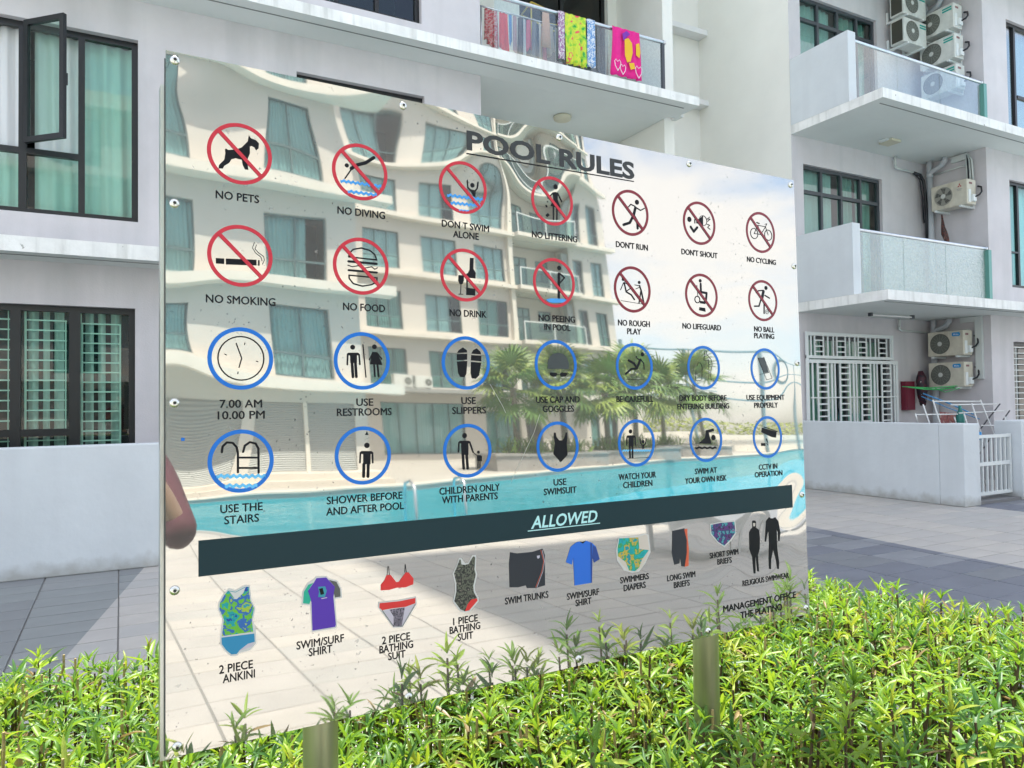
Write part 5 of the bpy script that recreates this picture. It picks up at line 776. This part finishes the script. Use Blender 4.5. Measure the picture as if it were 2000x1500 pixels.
gnd = [(13.9, 18.7, .35, 3.05), (20.1, 23.8, .05, 2.7), (27.2, 27.9, .4, 2.6), (28.5, 29.3, .4, 2.6)]
mb = MB(); wall(PB, 9, 29.8, 0, 29.2, bw+strips+recs+gnd, .12, mb)
mb.quad((29.8, VB, 0), (29.8, -48, 0), (29.8, -48, 29.2), (29.8, VB, 29.2)); mb.quad((9, VB, 29.2), (29.8, VB, 29.2), (29.8, -48, 29.2), (9, -48, 29.2)); mb.quad((9, -48, 0), (29.8, -48, 0), (29.8, -48, 29.2), (9, -48, 29.2)); mb.quad((9, VB, 0), (9, -48, 0), (9, -48, 29.2), (9, VB, 29.2)); mb.build('wall', OPPW, B, fix=False)
opp_windows(PB, [(a[0], a[1], a[2], a[3], 3, .33) for a in bw]+[(a[0], a[1], a[2], a[3], 2, .3) for a in strips]+[(13.9, 18.7, .35, 3.05, 5, 0), (20.1, 23.8, .05, 2.7, 5, 0), (27.2, 27.9, .4, 2.6, 1, 0), (28.5, 29.3, .4, 2.6, 1, 0)], B, WF, seed=9)
for k, s_ in enumerate(ST[1:]+[29.2]): MB().box(9, 22.55, VB+.002, VB+.55, s_-.22, s_).build('slab', OPPS, B); MB().box(26.95, 30.15, VB+.002, VB+.55, s_-.22, s_).build('slab', OPPS, B)
MB().box(9, 22.55, VB+.002, VB+1.4, 3.55, 3.75).build('canopy', mat('grey canopy', (.32, .33, .31), .8), B)
MB().box(22.2, 22.5, VB+.003, VB+.3, 0, 29.0).build('pilaster', OPPS, B)
for k, s_ in enumerate(ST[:-1]):
    MB().box(22.5, 26.95, VB-1.5, VB+.95, s_-.22, s_).build('balcony_slab', OPPS, B)
    MB().box(22.6, 26.9, VB-1.5, VB-1.45, s_, s_+2.95).build('balcony_wall', OPPW, B)
    MB().box(22.58, 22.66, VB-1.5, VB, s_, s_+2.95).build('balcony_wall', OPPW, B); MB().box(26.86, 26.92, VB-1.5, VB, s_, s_+2.95).build('balcony_wall', OPPW, B)
    window(PV(VB-1.44, 1), 23.0, 24.5, s_+.05, s_+2.3, B, WF, GLB, muls=[(23.5, .05), (24.0, .05)], trans=[(23.0, 24.5, s_+1.75, .06)], rec=-.05, room=False); window(PV(VB-1.44, 1), 25.2, 26.1, s_+.9, s_+2.2, B, WF, GLB, muls=[(25.65, .05)], rec=-.05, room=False)
    r = MB(); r.box(22.6, 26.85, VB+.80, VB+.85, s_+1.05, s_+1.11)
    for x in (22.6, 24.7, 26.8): r.box(x, x+.06, VB+.80, VB+.85, s_, s_+1.05)
    ro = r.build('railing', GRILL, B)
    for x in (22.66, 24.76): MB().box(x, x+2.04, VB+.815, VB+.825, s_+.05, s_+1.05).build('glass_panel', glass('balcony glass', (.62, .80, .76), 1.6), ro)
    tb = MB(); tb.box(26.4, 26.8, VB-.5, VB-.1, s_+.0, s_+2.6); tb.build('louvre_screen', mat('grey louvre', (.3, .33, .32), .6), B)
for k, (x, lb) in enumerate(((14.65, 'left of the two cream air conditioners on the grey canopy across the pool'), (15.75, 'right of the two cream air conditioners on the grey canopy across the pool'))):
    o = aircon(lb, 'green', w_=.95, h=.62, dp=.35, grp='air conditioners on the canopy across the pool'); o.location = (x, VB+1.0, 3.79); o.rotation_euler[2] = math.pi
    for ch in kids(o):
        if ch.name.startswith('badge') or ch.name.startswith('hose'): bpy.data.objects.remove(ch)
# fan palms
LEAFP = [mat('fan palm leaf', (.10, .19, .035), .5, noise=(3, .2)), mat('fan palm leaf pale', (.22, .30, .05), .5, noise=(3, .2))]
TRNK = mat('palm trunk', (.20, .16, .11), .9, noise=(8, .25), bump=(20, .6, .02))
def fan_mesh(seed):
    r = random.Random(seed); mb = MB(); n = 19; pet = .75; R_ = .85
    mb.tube([(0, 0, 0), (.3, 0, .1), (pet, 0, .12)], [.022, .016, .012], 5)
    for i in range(n):
        a = rad(-125+250*i/(n-1)); l = R_*(.75+.25*math.cos(a))*r.uniform(.85, 1.05); dr = r.uniform(.10, .32); w_ = .042
        p0 = Vector((pet, 0, .12)); dd = Vector((math.cos(a), math.sin(a), 0)); sdv = Vector((-dd.y, dd.x, 0))
        p1 = p0+dd*l*.5+Vector((0, 0, .03)); p2 = p0+dd*l*.82-Vector((0, 0, dr*.35)); p3 = p0+dd*l-Vector((0, 0, dr))
        mb.ngon([p0, p1-sdv*w_, p1]); mb.ngon([p0, p1, p1+sdv*w_]); mb.ngon([p1-sdv*w_, p2-sdv*w_*.6, p2, p1]); mb.ngon([p1, p2, p2+sdv*w_*.6, p1+sdv*w_]); mb.ngon([p2-sdv*w_*.6, p3, p2]); mb.ngon([p2, p3, p2+sdv*w_*.6])
    o = mb.build('f', LEAFP[seed % 2], None, fix=False); me = o.data; bpy.data.objects.remove(o); return me
FANS = [fan_mesh(k) for k in range(4)]
def palm(label, u, v, zc, rc, seed, planter=None):
    r = random.Random(seed); t = thing('fan_palm', label, 'palm tree', (u, v, 0), 'fan palms along the far pool edge')
    lean = r.uniform(-.1, .1); MB().tube([(u, v, .0), (u+lean*.3, v, zc*.4), (u+lean, v, zc*.8), (u+lean, v, zc)], [.20, .14, .12, .15], 10).build('trunk', TRNK, t)
    for k in range(34):
        o = bpy.data.objects.new('frond', FANS[r.randrange(4)]); COL.objects.link(o); o.parent = t
        el = rad(r.uniform(-48, 72)); az = r.uniform(0, 6.283); sc = rc/1.45*r.uniform(.85, 1.1)
        o.location = (lean, 0, zc-.1+.25*math.sin(el)); o.rotation_euler = (r.uniform(-.3, .3), -el, az); o.scale = (sc, sc, sc)
PLT = mat('grey stone planter', (.30, .29, .27), .8, noise=(3, .12)); GRS = mat('spiky shrub leaf', (.16, .25, .04), .6, noise=(4, .2))
def planter(label, u, v, w_, h, seed):
    t = thing('planter', label, 'planter', (u, v, 0)); b = MB(); b.box(u-w_, u+w_, v-w_*.6, v+w_*.6, 0, h); b.box(u-w_-.06, u+w_+.06, v-w_*.6-.06, v+w_*.6+.06, h+.001, h+.09); b.build('box', PLT, t)
def shrub(label, u, v, z0, rr, h, seed):
    r = random.Random(seed); t = thing('spiky_shrub', label, 'shrub', (u, v, z0), 'spiky shrubs in the far planters'); mb = MB()
    for k in range(150):
        a = r.uniform(0, 6.283); e = r.uniform(.15, 1.35); l = h*r.uniform(.6, 1.1); bu, bv = u+r.uniform(-.5, .5)*rr, v+r.uniform(-.4, .4)*rr; w_ = .03
        dx, dy, dz = math.cos(a)*math.cos(e), math.sin(a)*math.cos(e), math.sin(e); sx, sy = -math.sin(a)*w_, math.cos(a)*w_
        mx_, my, mz = bu+dx*l*.6, bv+dy*l*.6, z0+dz*l*.7; tx, ty, tz = bu+dx*l*1.1, bv+dy*l*1.1, z0+dz*l*.85
        mb.ngon([(bu-sx, bv-sy, z0), (bu+sx, bv+sy, z0), (mx_+sx, my+sy, mz), (mx_-sx, my-sy, mz)]); mb.ngon([(mx_-sx, my-sy, mz), (mx_+sx, my+sy, mz), (tx, ty, tz)])
    mb.build('leaves', GRS, t, fix=False)
for k, (u, v, zc, rc, lb) in enumerate([(15.3, -23.0, 3.3, 1.75, 'bright fan palm right behind the slippers and goggles pictograms in the mirror image'), (18.3, -24.0, 3.7, 1.8, 'second fan palm from the left in the mirror image, in front of the recessed balconies'), (21.7, -25.4, 3.4, 1.9, 'middle fan palm just right of the mirrored building corner'), (24.7, -27.0, 3.9, 2.3, 'fan palm mirrored behind the slipping figure pictogram'), (29.5, -30.0, 3.8, 2.3, 'fan palm mirrored behind the drying figure pictogram'), (35.5, -32.5, 4.6, 2.8, 'large fan palm mirrored behind the deck chair pictogram')]):
    palm(lb, u, v, zc, rc, 30+k); planter('grey stone planter under the '+['first', 'second', 'third', 'fourth', 'fifth', 'sixth'][k]+' palm from the left across the pool', u, v, 1.5 if k != 3 else 2.0, .55, k)
    shrub('spiky yellow green shrub at the foot of the '+['first', 'second', 'third', 'fourth', 'fifth', 'sixth'][k]+' palm across the pool', u, v, .6, 1.6, 1.0, 60+k)
# court fence and far hedge
FM = mat('blue grey painted steel', (.16, .27, .31), .5)
t = thing('court_fence', 'tall blue grey steel rail fence behind the palms, mirrored at the sign right', 'fence', (45, -38, 0))
for x in (33.4, 40.4, 47.8, 51.5, 57, 64, 71): MB().tube([(x, -38, 0), (x, -38, 8.2)], .13, 8).build('fence_post', FM, t)
for z in (8.15, 5.9, 4.4): MB().tube([(31, -38, z-.6), (40.4, -38, z), (57, -38, z+.1), (75, -38, z)], .075, 6).build('fence_rail', FM, t)
for z in (5.2, 4.9, 4.6, 3.6): MB().tube([(33.4, -38.3, z-.1), (44, -38.3, z+.05)], .04, 6).build('fence_wire', FM, t)
t = thing('boundary_wall', 'long pale low wall beyond the pool, mirrored at the right of the sign', 'wall', (45, -41, 0)); MB().box(31, 90, -41.4, -41, 0, 1.4).build('wall', OPPS, t)
t = thing('boundary_wall', 'white wall beside the mirrored building corner', 'wall', (31.5, -36, 0)); MB().box(30.2, 33.2, -36.6, -36.2, 0, 3.0).build('wall', OPPS, t)
t = thing('clipped_hedge', 'long yellow green clipped hedge on top of the pale wall across the pool', 'hedge', (50, -42, 0)); mb = MB(); r = random.Random(8)
for k in range(5200):
    u = r.uniform(36, 90); v = r.uniform(-43.2, -41.5); z = r.uniform(1.2, 2.55); a = r.uniform(0, 6.28); q = .16
    p = Vector((u, v, z)); e1 = Vector((math.cos(a), math.sin(a), r.uniform(-.5, .9)))*q; e2 = Vector((-math.sin(a), math.cos(a), r.uniform(-.4, .4)))*q*.5
    mb.ngon([p-e1, p+e2, p+e1, p-e2])
mb.build('foliage', mat('lime hedge leaf', (.30, .36, .03), .6, noise=(2, .2)), t, fix=False, kind='stuff')
# loungers and pool rails
LW = mat('white lounger plastic', (.78, .78, .76), .4)
def lounger(label, u, v, rz):
    t = thing('sun_lounger', label, 'sun lounger', (0, 0, 0))
    s = MB(); s.box(-.32, .32, -.95, .35, .36, .41); s.build('seat', LW, t); b = MB(); P = lambda a, n, z: (a, .35+n*math.cos(rad(7)), .38+n*math.sin(rad(7))+z); b.box(-.32, .32, 0, .65, 0, .05, P=P); b.build('backrest', LW, t)
    for x in (-.29, .29):
        for y in (-.85, .3): MB().box(x-.03, x+.03, y-.03, y+.03, 0, .36).build('leg', LW, t)
        MB().box(x-.025, x+.025, -.9, .35, .30, .358).build('side_rail', LW, t)
    t.location = (u, v, 0); t.rotation_euler[2] = rz; return t
lounger('flat white sun lounger mirrored behind the long swim briefs picture', 6.9, -4.6, rad(-80))
for k, (u, v) in enumerate(((5.3, -10.9), (6.6, -11.4))):
    t = thing('pool_handrail', ('left' if k == 0 else 'right')+' chrome pool handrail rising from the water in the mirror image', 'handrail', (u, v, 0)); MB().tube([(u, v+2.0*0, -.9), (u, v, .35), (u-.03, v+.12, .55), (u-.03, v+.35, .6), (u-.03, v+.55, .5), (u-.03, v+.62, -.9)], .028, 8).build('rail', ALU, t, smooth=True)

# ---------------------------------------------------------------- hedge around the sign
soil = MB(); soil.box(-2.4, 2.38, .46, 2.22, 0, .05); soil.build('soil', mat('dark soil', (.045, .032, .02), .95, noise=(20, .3), bump=(40, .8, .02)), kind='structure')
kb = thing('planter_kerb', 'low pale kerb framing the leafy bed under the sign', 'kerb', (0, 1.1, 0)); k_ = MB(); k_.box(-2.5, 2.48, .36, .458, -.012, .12); k_.box(-2.5, 2.48, 2.222, 2.32, -.012, .12); k_.box(2.382, 2.48, .46, 2.22, -.012, .12); k_.box(-2.5, -2.402, .46, 2.22, -.012, .12); k_.build('kerb', PARAP, kb)
def leafmat(name, c, tr):
    m = bpy.data.materials.new(name); m.use_nodes = True; t = m.node_tree; b = t.nodes['Principled BSDF']; K = t.links.new
    b.inputs['Roughness'].default_value = .42; tcn = N(t, 'ShaderNodeTexCoord'); n = N(t, 'ShaderNodeTexNoise'); n.inputs['Scale'].default_value = 9; K(tcn.outputs['Object'], n.inputs['Vector'])
    mr = N(t, 'ShaderNodeMapRange'); mr.inputs['From Min'].default_value = .3; mr.inputs['From Max'].default_value = .7; mr.inputs['To Min'].default_value = .7; mr.inputs['To Max'].default_value = 1.3; K(n.outputs['Fac'], mr.inputs['Value'])
    mx = N(t, 'ShaderNodeMix', data_type='RGBA', blend_type='MULTIPLY'); mx.inputs[0].default_value = 1; mx.inputs[6].default_value = (*c, 1); K(mr.outputs[0], mx.inputs[7]); K(mx.outputs[2], b.inputs['Base Color'])
    tl = N(t, 'ShaderNodeBsdfTranslucent'); tl.inputs[0].default_value = (*tr, 1); ms = N(t, 'ShaderNodeMixShader'); ms.inputs[0].default_value = .35; K(b.outputs[0], ms.inputs[1]); K(tl.outputs[0], ms.inputs[2]); K(ms.outputs[0], t.nodes['Material Output'].inputs[0]); return m
LM = [leafmat('leaf mid green', (.13, .27, .035), (.34, .56, .035)), leafmat('leaf lime green', (.24, .39, .04), (.50, .68, .045)), leafmat('leaf dark green', (.065, .17, .04), (.18, .38, .04)), leafmat('leaf yellow green', (.31, .39, .05), (.52, .58, .05)), leafmat('leaf dry tan', (.36, .26, .12), (.3, .2, .08))]
st = np.array([0, .18, .42, .68, .88, 1.0]); wd = np.array([.30, .78, 1.0, .80, .42, .03])
def leaf_template(curl, rise):
    v = []
    for s_, w_ in zip(st, wd):
        x = s_*math.cos(rise*.5)*(1-.08*curl*s_); z = rise*s_*.55-curl*s_*s_*.55
        v += [(x, -w_*.5, z+.10*w_*.5), (x, 0, z), (x, w_*.5, z+.10*w_*.5)]
    return np.array(v)
faces_t = []
for k in range(5): a = k*3; faces_t += [(a, a+3, a+4, a+1), (a+1, a+4, a+5, a+2)]
faces_t = np.array(faces_t); TPL = [leaf_template(c, r) for c, r in ((.5, .5), (.9, .8), (.2, .35), (1.2, .7))]
# sprigs on a jittered grid
spr = []; sp = .048; rr_ = np.random.default_rng(11)
for u in np.arange(-2.1, 2.36, sp):
    dens = 1 if u > -.75 else .35
    for v in np.arange(.56, 2.2, sp):
        if rr_.random() > dens*(1 if v > .95 else .85): continue
        x, y = u+rr_.uniform(-.5, .5)*sp, v+rr_.uniform(-.5, .5)*sp
        edge = min(x+2.35, 2.36-x, y-.3, 2.22-y); top = .845+.04*math.sin(x*3.1+1)*math.sin(y*2.7)+rr_.normal(0, .020)+(.045 if x < .35 else .035 if x > 1.7 else 0)-(.16*max(0, (.16-edge)/.16))
        if rr_.random() < .02: top += rr_.uniform(.03, .07)
        if y < .95: top = .90+rr_.uniform(-.12, .08)-(.05 if x < .45 else 0)
        spr.append((x, y, top))
spr = np.array(spr)
Ms = []; tid = []; mid = []
for (x, y, top) in spr:
    base = rr_.choice([0, 1, 2, 3], p=[.44, .28, .18, .10]); yaw0 = rr_.uniform(0, 6.28)
    for lvl, dz in enumerate((0, -.028, -.06, -.12, -.20)):
        if lvl >= 3 and rr_.random() < .3: continue
        nl = int(rr_.integers(4, 8)) if lvl < 3 else int(rr_.integers(2, 5))
        for k in range(nl):
            az = yaw0+lvl*1.1+k*6.283/nl+rr_.normal(0, .25); el = (.85 if lvl == 0 else .42 if lvl == 1 else .2)+rr_.normal(0, .22); Ln = rr_.uniform(.035, .078)*(.75 if lvl == 0 else 1.0)*rr_.choice([.7, 1, 1, 1.15]); Wn = Ln*rr_.uniform(.10, .17)
            ca, sa, ce, se = math.cos(az), math.sin(az), math.cos(el), math.sin(el); X = np.array([ca*ce, sa*ce, se]); Y = np.array([-sa, ca, 0]); rol = rr_.normal(0, .35); Z = np.cross(X, Y); Y2 = Y*math.cos(rol)+Z*math.sin(rol); Z2 = np.cross(X, Y2)
            M_ = np.eye(4); M_[:3, 0] = X*Ln; M_[:3, 1] = Y2*Wn; M_[:3, 2] = Z2*Ln; M_[:3, 3] = (x, y, top+dz); Ms.append(M_); tid.append(int(rr_.integers(0, 4)))
            q = base if lvl < 2 else (rr_.choice([0, 2, 1]) if rr_.random() < .6 else base)
            if rr_.random() < .03: q = 4
            mid.append(int(q))
Ms = np.array(Ms); tid = np.array(tid); mid = np.array(mid)
HG = thing('hedge', 'dense bed of narrow leaved bright green shrubs surrounding the sign posts', 'hedge', (0, 1.2, 0))
# the 300 leaves that show largest
camM = np.array(cam.matrix_world.inverted()); P_ = Ms[:, :3, 3]+Ms[:, :3, 0]*.5; Pc = P_@camM[:3, :3].T+camM[:3, 3]; dep = -Pc[:, 2]; px = Pc[:, 0]/dep*FPX; py = -Pc[:, 1]/dep*FPX
pl = P_@np.array([SN.x, SN.y, SN.z]) - float(TLc.dot(SN)); behind = pl < 0
inside = (np.abs(px) < 990) & (py < 745) & (py > 150); onsign = behind & (px+1000 > 325) & (px+1000 < 1580) & (py+750 < 1484-.2263*(px+1000-325))
vis = inside & ~onsign & (dep > .2)
topz = np.repeat(0, len(Ms)); Lp = np.linalg.norm(Ms[:, :3, 0], axis=1)/dep
score = np.where(vis, Lp*(1+2*(P_[:, 2]-.8)), -1); sel = np.argsort(-score)[:298]
tme = {}
for k in sel:
    key = (tid[k], mid[k])
    if key not in tme:
        me = bpy.data.meshes.new('leaf'); me.from_pydata([tuple(p) for p in TPL[key[0]]], [], [tuple(int(q) for q in f) for f in faces_t]); me.materials.append(LM[key[1]]); me.shade_smooth(); tme[key] = me
    o = bpy.data.objects.new('leaf', tme[key]); COL.objects.link(o); o.parent = HG; m4 = Ms[k].copy(); m4[:3, 3] -= np.array([0, 1.2, 0]); o.matrix_local = Matrix(m4.tolist())
rest = np.ones(len(Ms), bool); rest[sel] = False
V_ = []; F_ = []; MI = []
for ti in range(4):
    ix = np.where(rest & (tid == ti))[0]; T = TPL[ti]; vv_ = np.einsum('nij,kj->nki', Ms[ix][:, :3, :3], T)+Ms[ix][:, None, :3, 3]; off = sum(len(q) for q in V_)
    V_.append(vv_.reshape(-1, 3)); F_.append((faces_t[None]+(np.arange(len(ix))*len(T))[:, None, None]+off).reshape(-1, 4)); MI.append(np.repeat(mid[ix], len(faces_t)))
V_ = np.concatenate(V_)-np.array([0, 1.2, 0]); F_ = np.concatenate(F_); MI = np.concatenate(MI)
me = bpy.data.meshes.new('foliage'); me.vertices.add(len(V_)); me.vertices.foreach_set('co', V_.astype(np.float32).ravel()); me.loops.add(F_.size); me.loops.foreach_set('vertex_index', F_.astype(np.int32).ravel()); me.polygons.add(len(F_)); me.polygons.foreach_set('loop_start', (np.arange(len(F_))*4).astype(np.int32))
for q in LM: me.materials.append(q)
me.polygons.foreach_set('material_index', MI.astype(np.int32)); me.update(calc_edges=True); me.validate(); me.shade_smooth()
o = bpy.data.objects.new('foliage', me); COL.objects.link(o); o.parent = HG; o['kind'] = 'stuff'; o['label'] = 'mass of narrow pointed leaves'
mb = MB(); mt = MB()
for (x, y, top) in spr:
    l = rr_.uniform(-.03, .03); mb.tube([(x+l*1.5, y+l, .04), (x+l, y-l, top*.6), (x, y, top-.01)], [.005, .0038, .0024], 4)
    if rr_.random() < .45 and y > .98: a = rr_.uniform(0, 6.28); e = rr_.uniform(.01, .03); xx, yy = x+math.cos(a)*e, y+math.sin(a)*e; h = top+rr_.uniform(-.02, .03); mt.tube([(x, y, top-.09), (xx, yy, h-.03), (xx, yy, h)], [.0022, .0030, .0026], 5)
mb.build('stem', mat('brown stem', (.10, .065, .035), .8, noise=(30, .3)), HG, fix=False, kind='stuff')
mt.build('cut_twig', mat('tan cut twig', (.42, .31, .14), .8, noise=(40, .35)), HG, fix=False, kind='stuff')

# ---------------------------------------------------------------- photographer holding the phone
PR = thing('person', 'photographer in a maroon top, only an elbow mirrored at the left sign edge', 'person', (-.05, -.42, 0))
SKIN = mat('skin', (.34, .22, .155), .5, noise=(6, .05)); TOP = mat('maroon cloth', (.085, .02, .032), .85, noise=(60, .15)); TRO = mat('dark trousers', (.02, .025, .04), .85); HAIR = mat('dark hair', (.012, .009, .008), .5); SHOE = mat('dark shoe', (.03, .03, .03), .5)
def skin(name, verts, edges, radii, m, sub=2, root=0):
    me = bpy.data.meshes.new(name); org = ORG[PR]; me.from_pydata([(a-org.x, b-org.y, c-org.z) for a, b, c in verts], edges, []); me.materials.append(m); o = bpy.data.objects.new(name, me); COL.objects.link(o); o.parent = PR
    sk = o.modifiers.new('s', 'SKIN'); sk.use_smooth_shade = True
    for i, r in enumerate(radii): q = me.skin_vertices[0].data[i]; q.radius = (r, r) if not isinstance(r, tuple) else r; q.use_root = (i == root)
    ss = o.modifiers.new('u', 'SUBSURF'); ss.levels = sub; ss.render_levels = sub; return o
bx_, by_ = -.05, -.42
sR = (bx_+.19, by_+.02, 1.42); sL = (bx_-.19, by_+.02, 1.42); eR = (.185, -.06, 1.19); eL = (-.30, -.10, 1.20); hR = (.075, -.045, 1.455); hL = (-.085, -.045, 1.45)
V = [(bx_, by_, .98), (bx_, by_, 1.15), (bx_, by_+.01, 1.34), (bx_, by_+.01, 1.45), (bx_, by_+.02, 1.54), (bx_, by_+.03, 1.64), (bx_, by_+.02, 1.73),
     (bx_+.13, by_+.01, 1.43), sR, eR, ((eR[0]+hR[0])/2, (eR[1]+hR[1])/2, (eR[2]+hR[2])/2), hR, (bx_-.13, by_+.01, 1.43), sL, eL, ((eL[0]+hL[0])/2, (eL[1]+hL[1])/2, (eL[2]+hL[2])/2), hL,
     (bx_+.09, by_, .90), (bx_+.10, by_+.02, .48), (bx_+.10, by_-.01, .09), (bx_-.09, by_, .90), (bx_-.10, by_+.02, .48), (bx_-.10, by_-.01, .09)]
E_ = [(0, 1), (1, 2), (2, 3), (3, 4), (4, 5), (5, 6), (3, 7), (7, 8), (8, 9), (9, 10), (10, 11), (3, 12), (12, 13), (13, 14), (14, 15), (15, 16), (0, 17), (17, 18), (18, 19), (0, 20), (20, 21), (21, 22)]
Rr = [.13, .12, .13, .09, .052, .082, .07, .075, .050, .030, .034, .026, .075, .050, .030, .034, .026, .085, .055, .035, .085, .055, .035]
skin('body', V, E_, Rr, SKIN)
mixp = lambda a, b, f: tuple(a[i]+(b[i]-a[i])*f for i in range(3))
skin('top', [(bx_, by_, .90), (bx_, by_, 1.15), (bx_, by_+.01, 1.34), (bx_, by_+.01, 1.44), (bx_+.13, by_+.01, 1.43), sR, mixp(sR, eR, .5), mixp(sR, eR, 1.12), (bx_-.13, by_+.01, 1.43), sL, mixp(sL, eL, .5), mixp(sL, eL, 1.12)], [(0, 1), (1, 2), (2, 3), (3, 4), (4, 5), (5, 6), (6, 7), (3, 8), (8, 9), (9, 10), (10, 11)], [.16, .135, .148, .10, .09, .073, .060, .060, .09, .073, .060, .060], TOP)
skin('trousers', [(bx_, by_, 1.0), (bx_, by_, .92), (bx_+.09, by_, .86), (bx_+.10, by_+.02, .48), (bx_+.10, by_-.01, .12), (bx_-.09, by_, .86), (bx_-.10, by_+.02, .48), (bx_-.10, by_-.01, .12)], [(0, 1), (1, 2), (2, 3), (3, 4), (1, 5), (5, 6), (6, 7)], [.14, .145, .10, .072, .055, .10, .072, .055], TRO)
for sx in (-.10, .10): skin('shoe', [(bx_+sx, by_-.05, .05), (bx_+sx, by_+.08, .045), (bx_+sx, by_+.18, .035)], [(0, 1), (1, 2)], [.045, .045, .035], SHOE, 2)
skin('hair', [(bx_, by_-.03, 1.72), (bx_, by_-.06, 1.66), (bx_, by_-.07, 1.55), (bx_, by_-.06, 1.45)], [(0, 1), (1, 2), (2, 3)], [.085, .09, .07, .05], HAIR)
fc = MB()
for sx in (-.032, .032): fc.lathe([(.001, .0), (.010, .003), (.013, .010)], (bx_+sx, by_+.108, 1.655), 'y', 10)
fc.build('eye', HAIR, PR); MB().tube([(bx_, by_+.10, 1.65), (bx_, by_+.125, 1.62)], [.006, .014], 6).build('nose', SKIN, PR, smooth=True); MB().tube([(bx_-.022, by_+.098, 1.585), (bx_, by_+.106, 1.583), (bx_+.022, by_+.098, 1.585)], .006, 6).build('mouth', mat('lips', (.35, .12, .10), .5), PR, smooth=True)
for sx in (-1, 1): MB().tube([(bx_+sx*.085, by_+.02, 1.67), (bx_+sx*.094, by_+.01, 1.65), (bx_+sx*.086, by_+.02, 1.62)], [.008, .014, .008], 6).build('ear', SKIN, PR, smooth=True)
for h, sgn in ((hR, -1), (hL, 1)):
    px_ = .075 if sgn < 0 else -.075
    skin('palm', [h, (px_*1.0, -.045, 1.49), (px_*.98, -.035, 1.53)], [(0, 1), (1, 2)], [.024, .030, .024], SKIN)
    for k in range(4):
        z = 1.475+.021*k; ll = (.8, 1, 1, .85)[k]; skin('finger', [(px_, -.035, z), (px_*.98, -.012-.004, z+.004), (px_*.78, -.018+.0, z+.006*ll)], [(0, 1), (1, 2)], [.0095, .009, .008], SKIN, 1)
    skin('thumb', [(px_, -.045, 1.495), (px_*.8, -.052, 1.515), (px_*.5, -.035, 1.525)], [(0, 1), (1, 2)], [.011, .010, .009], SKIN, 1)
PH = thing('phone', 'dark phone held up by the photographer', 'phone', (0, -.02, 1.5)); o = MB().box(-.073, .073, -.026, -.017, 1.465, 1.538).build('phone_body', mat('phone black', (.02, .02, .022), .25), PH)
lens = MB(); lens.lathe([(.008, -.0169), (.008, -.0125), (.006, -.012)], (.05, 0, 1.52), 'y', 16); lens.build('lens', mat('lens glass', (.01, .01, .015), .05), PH)
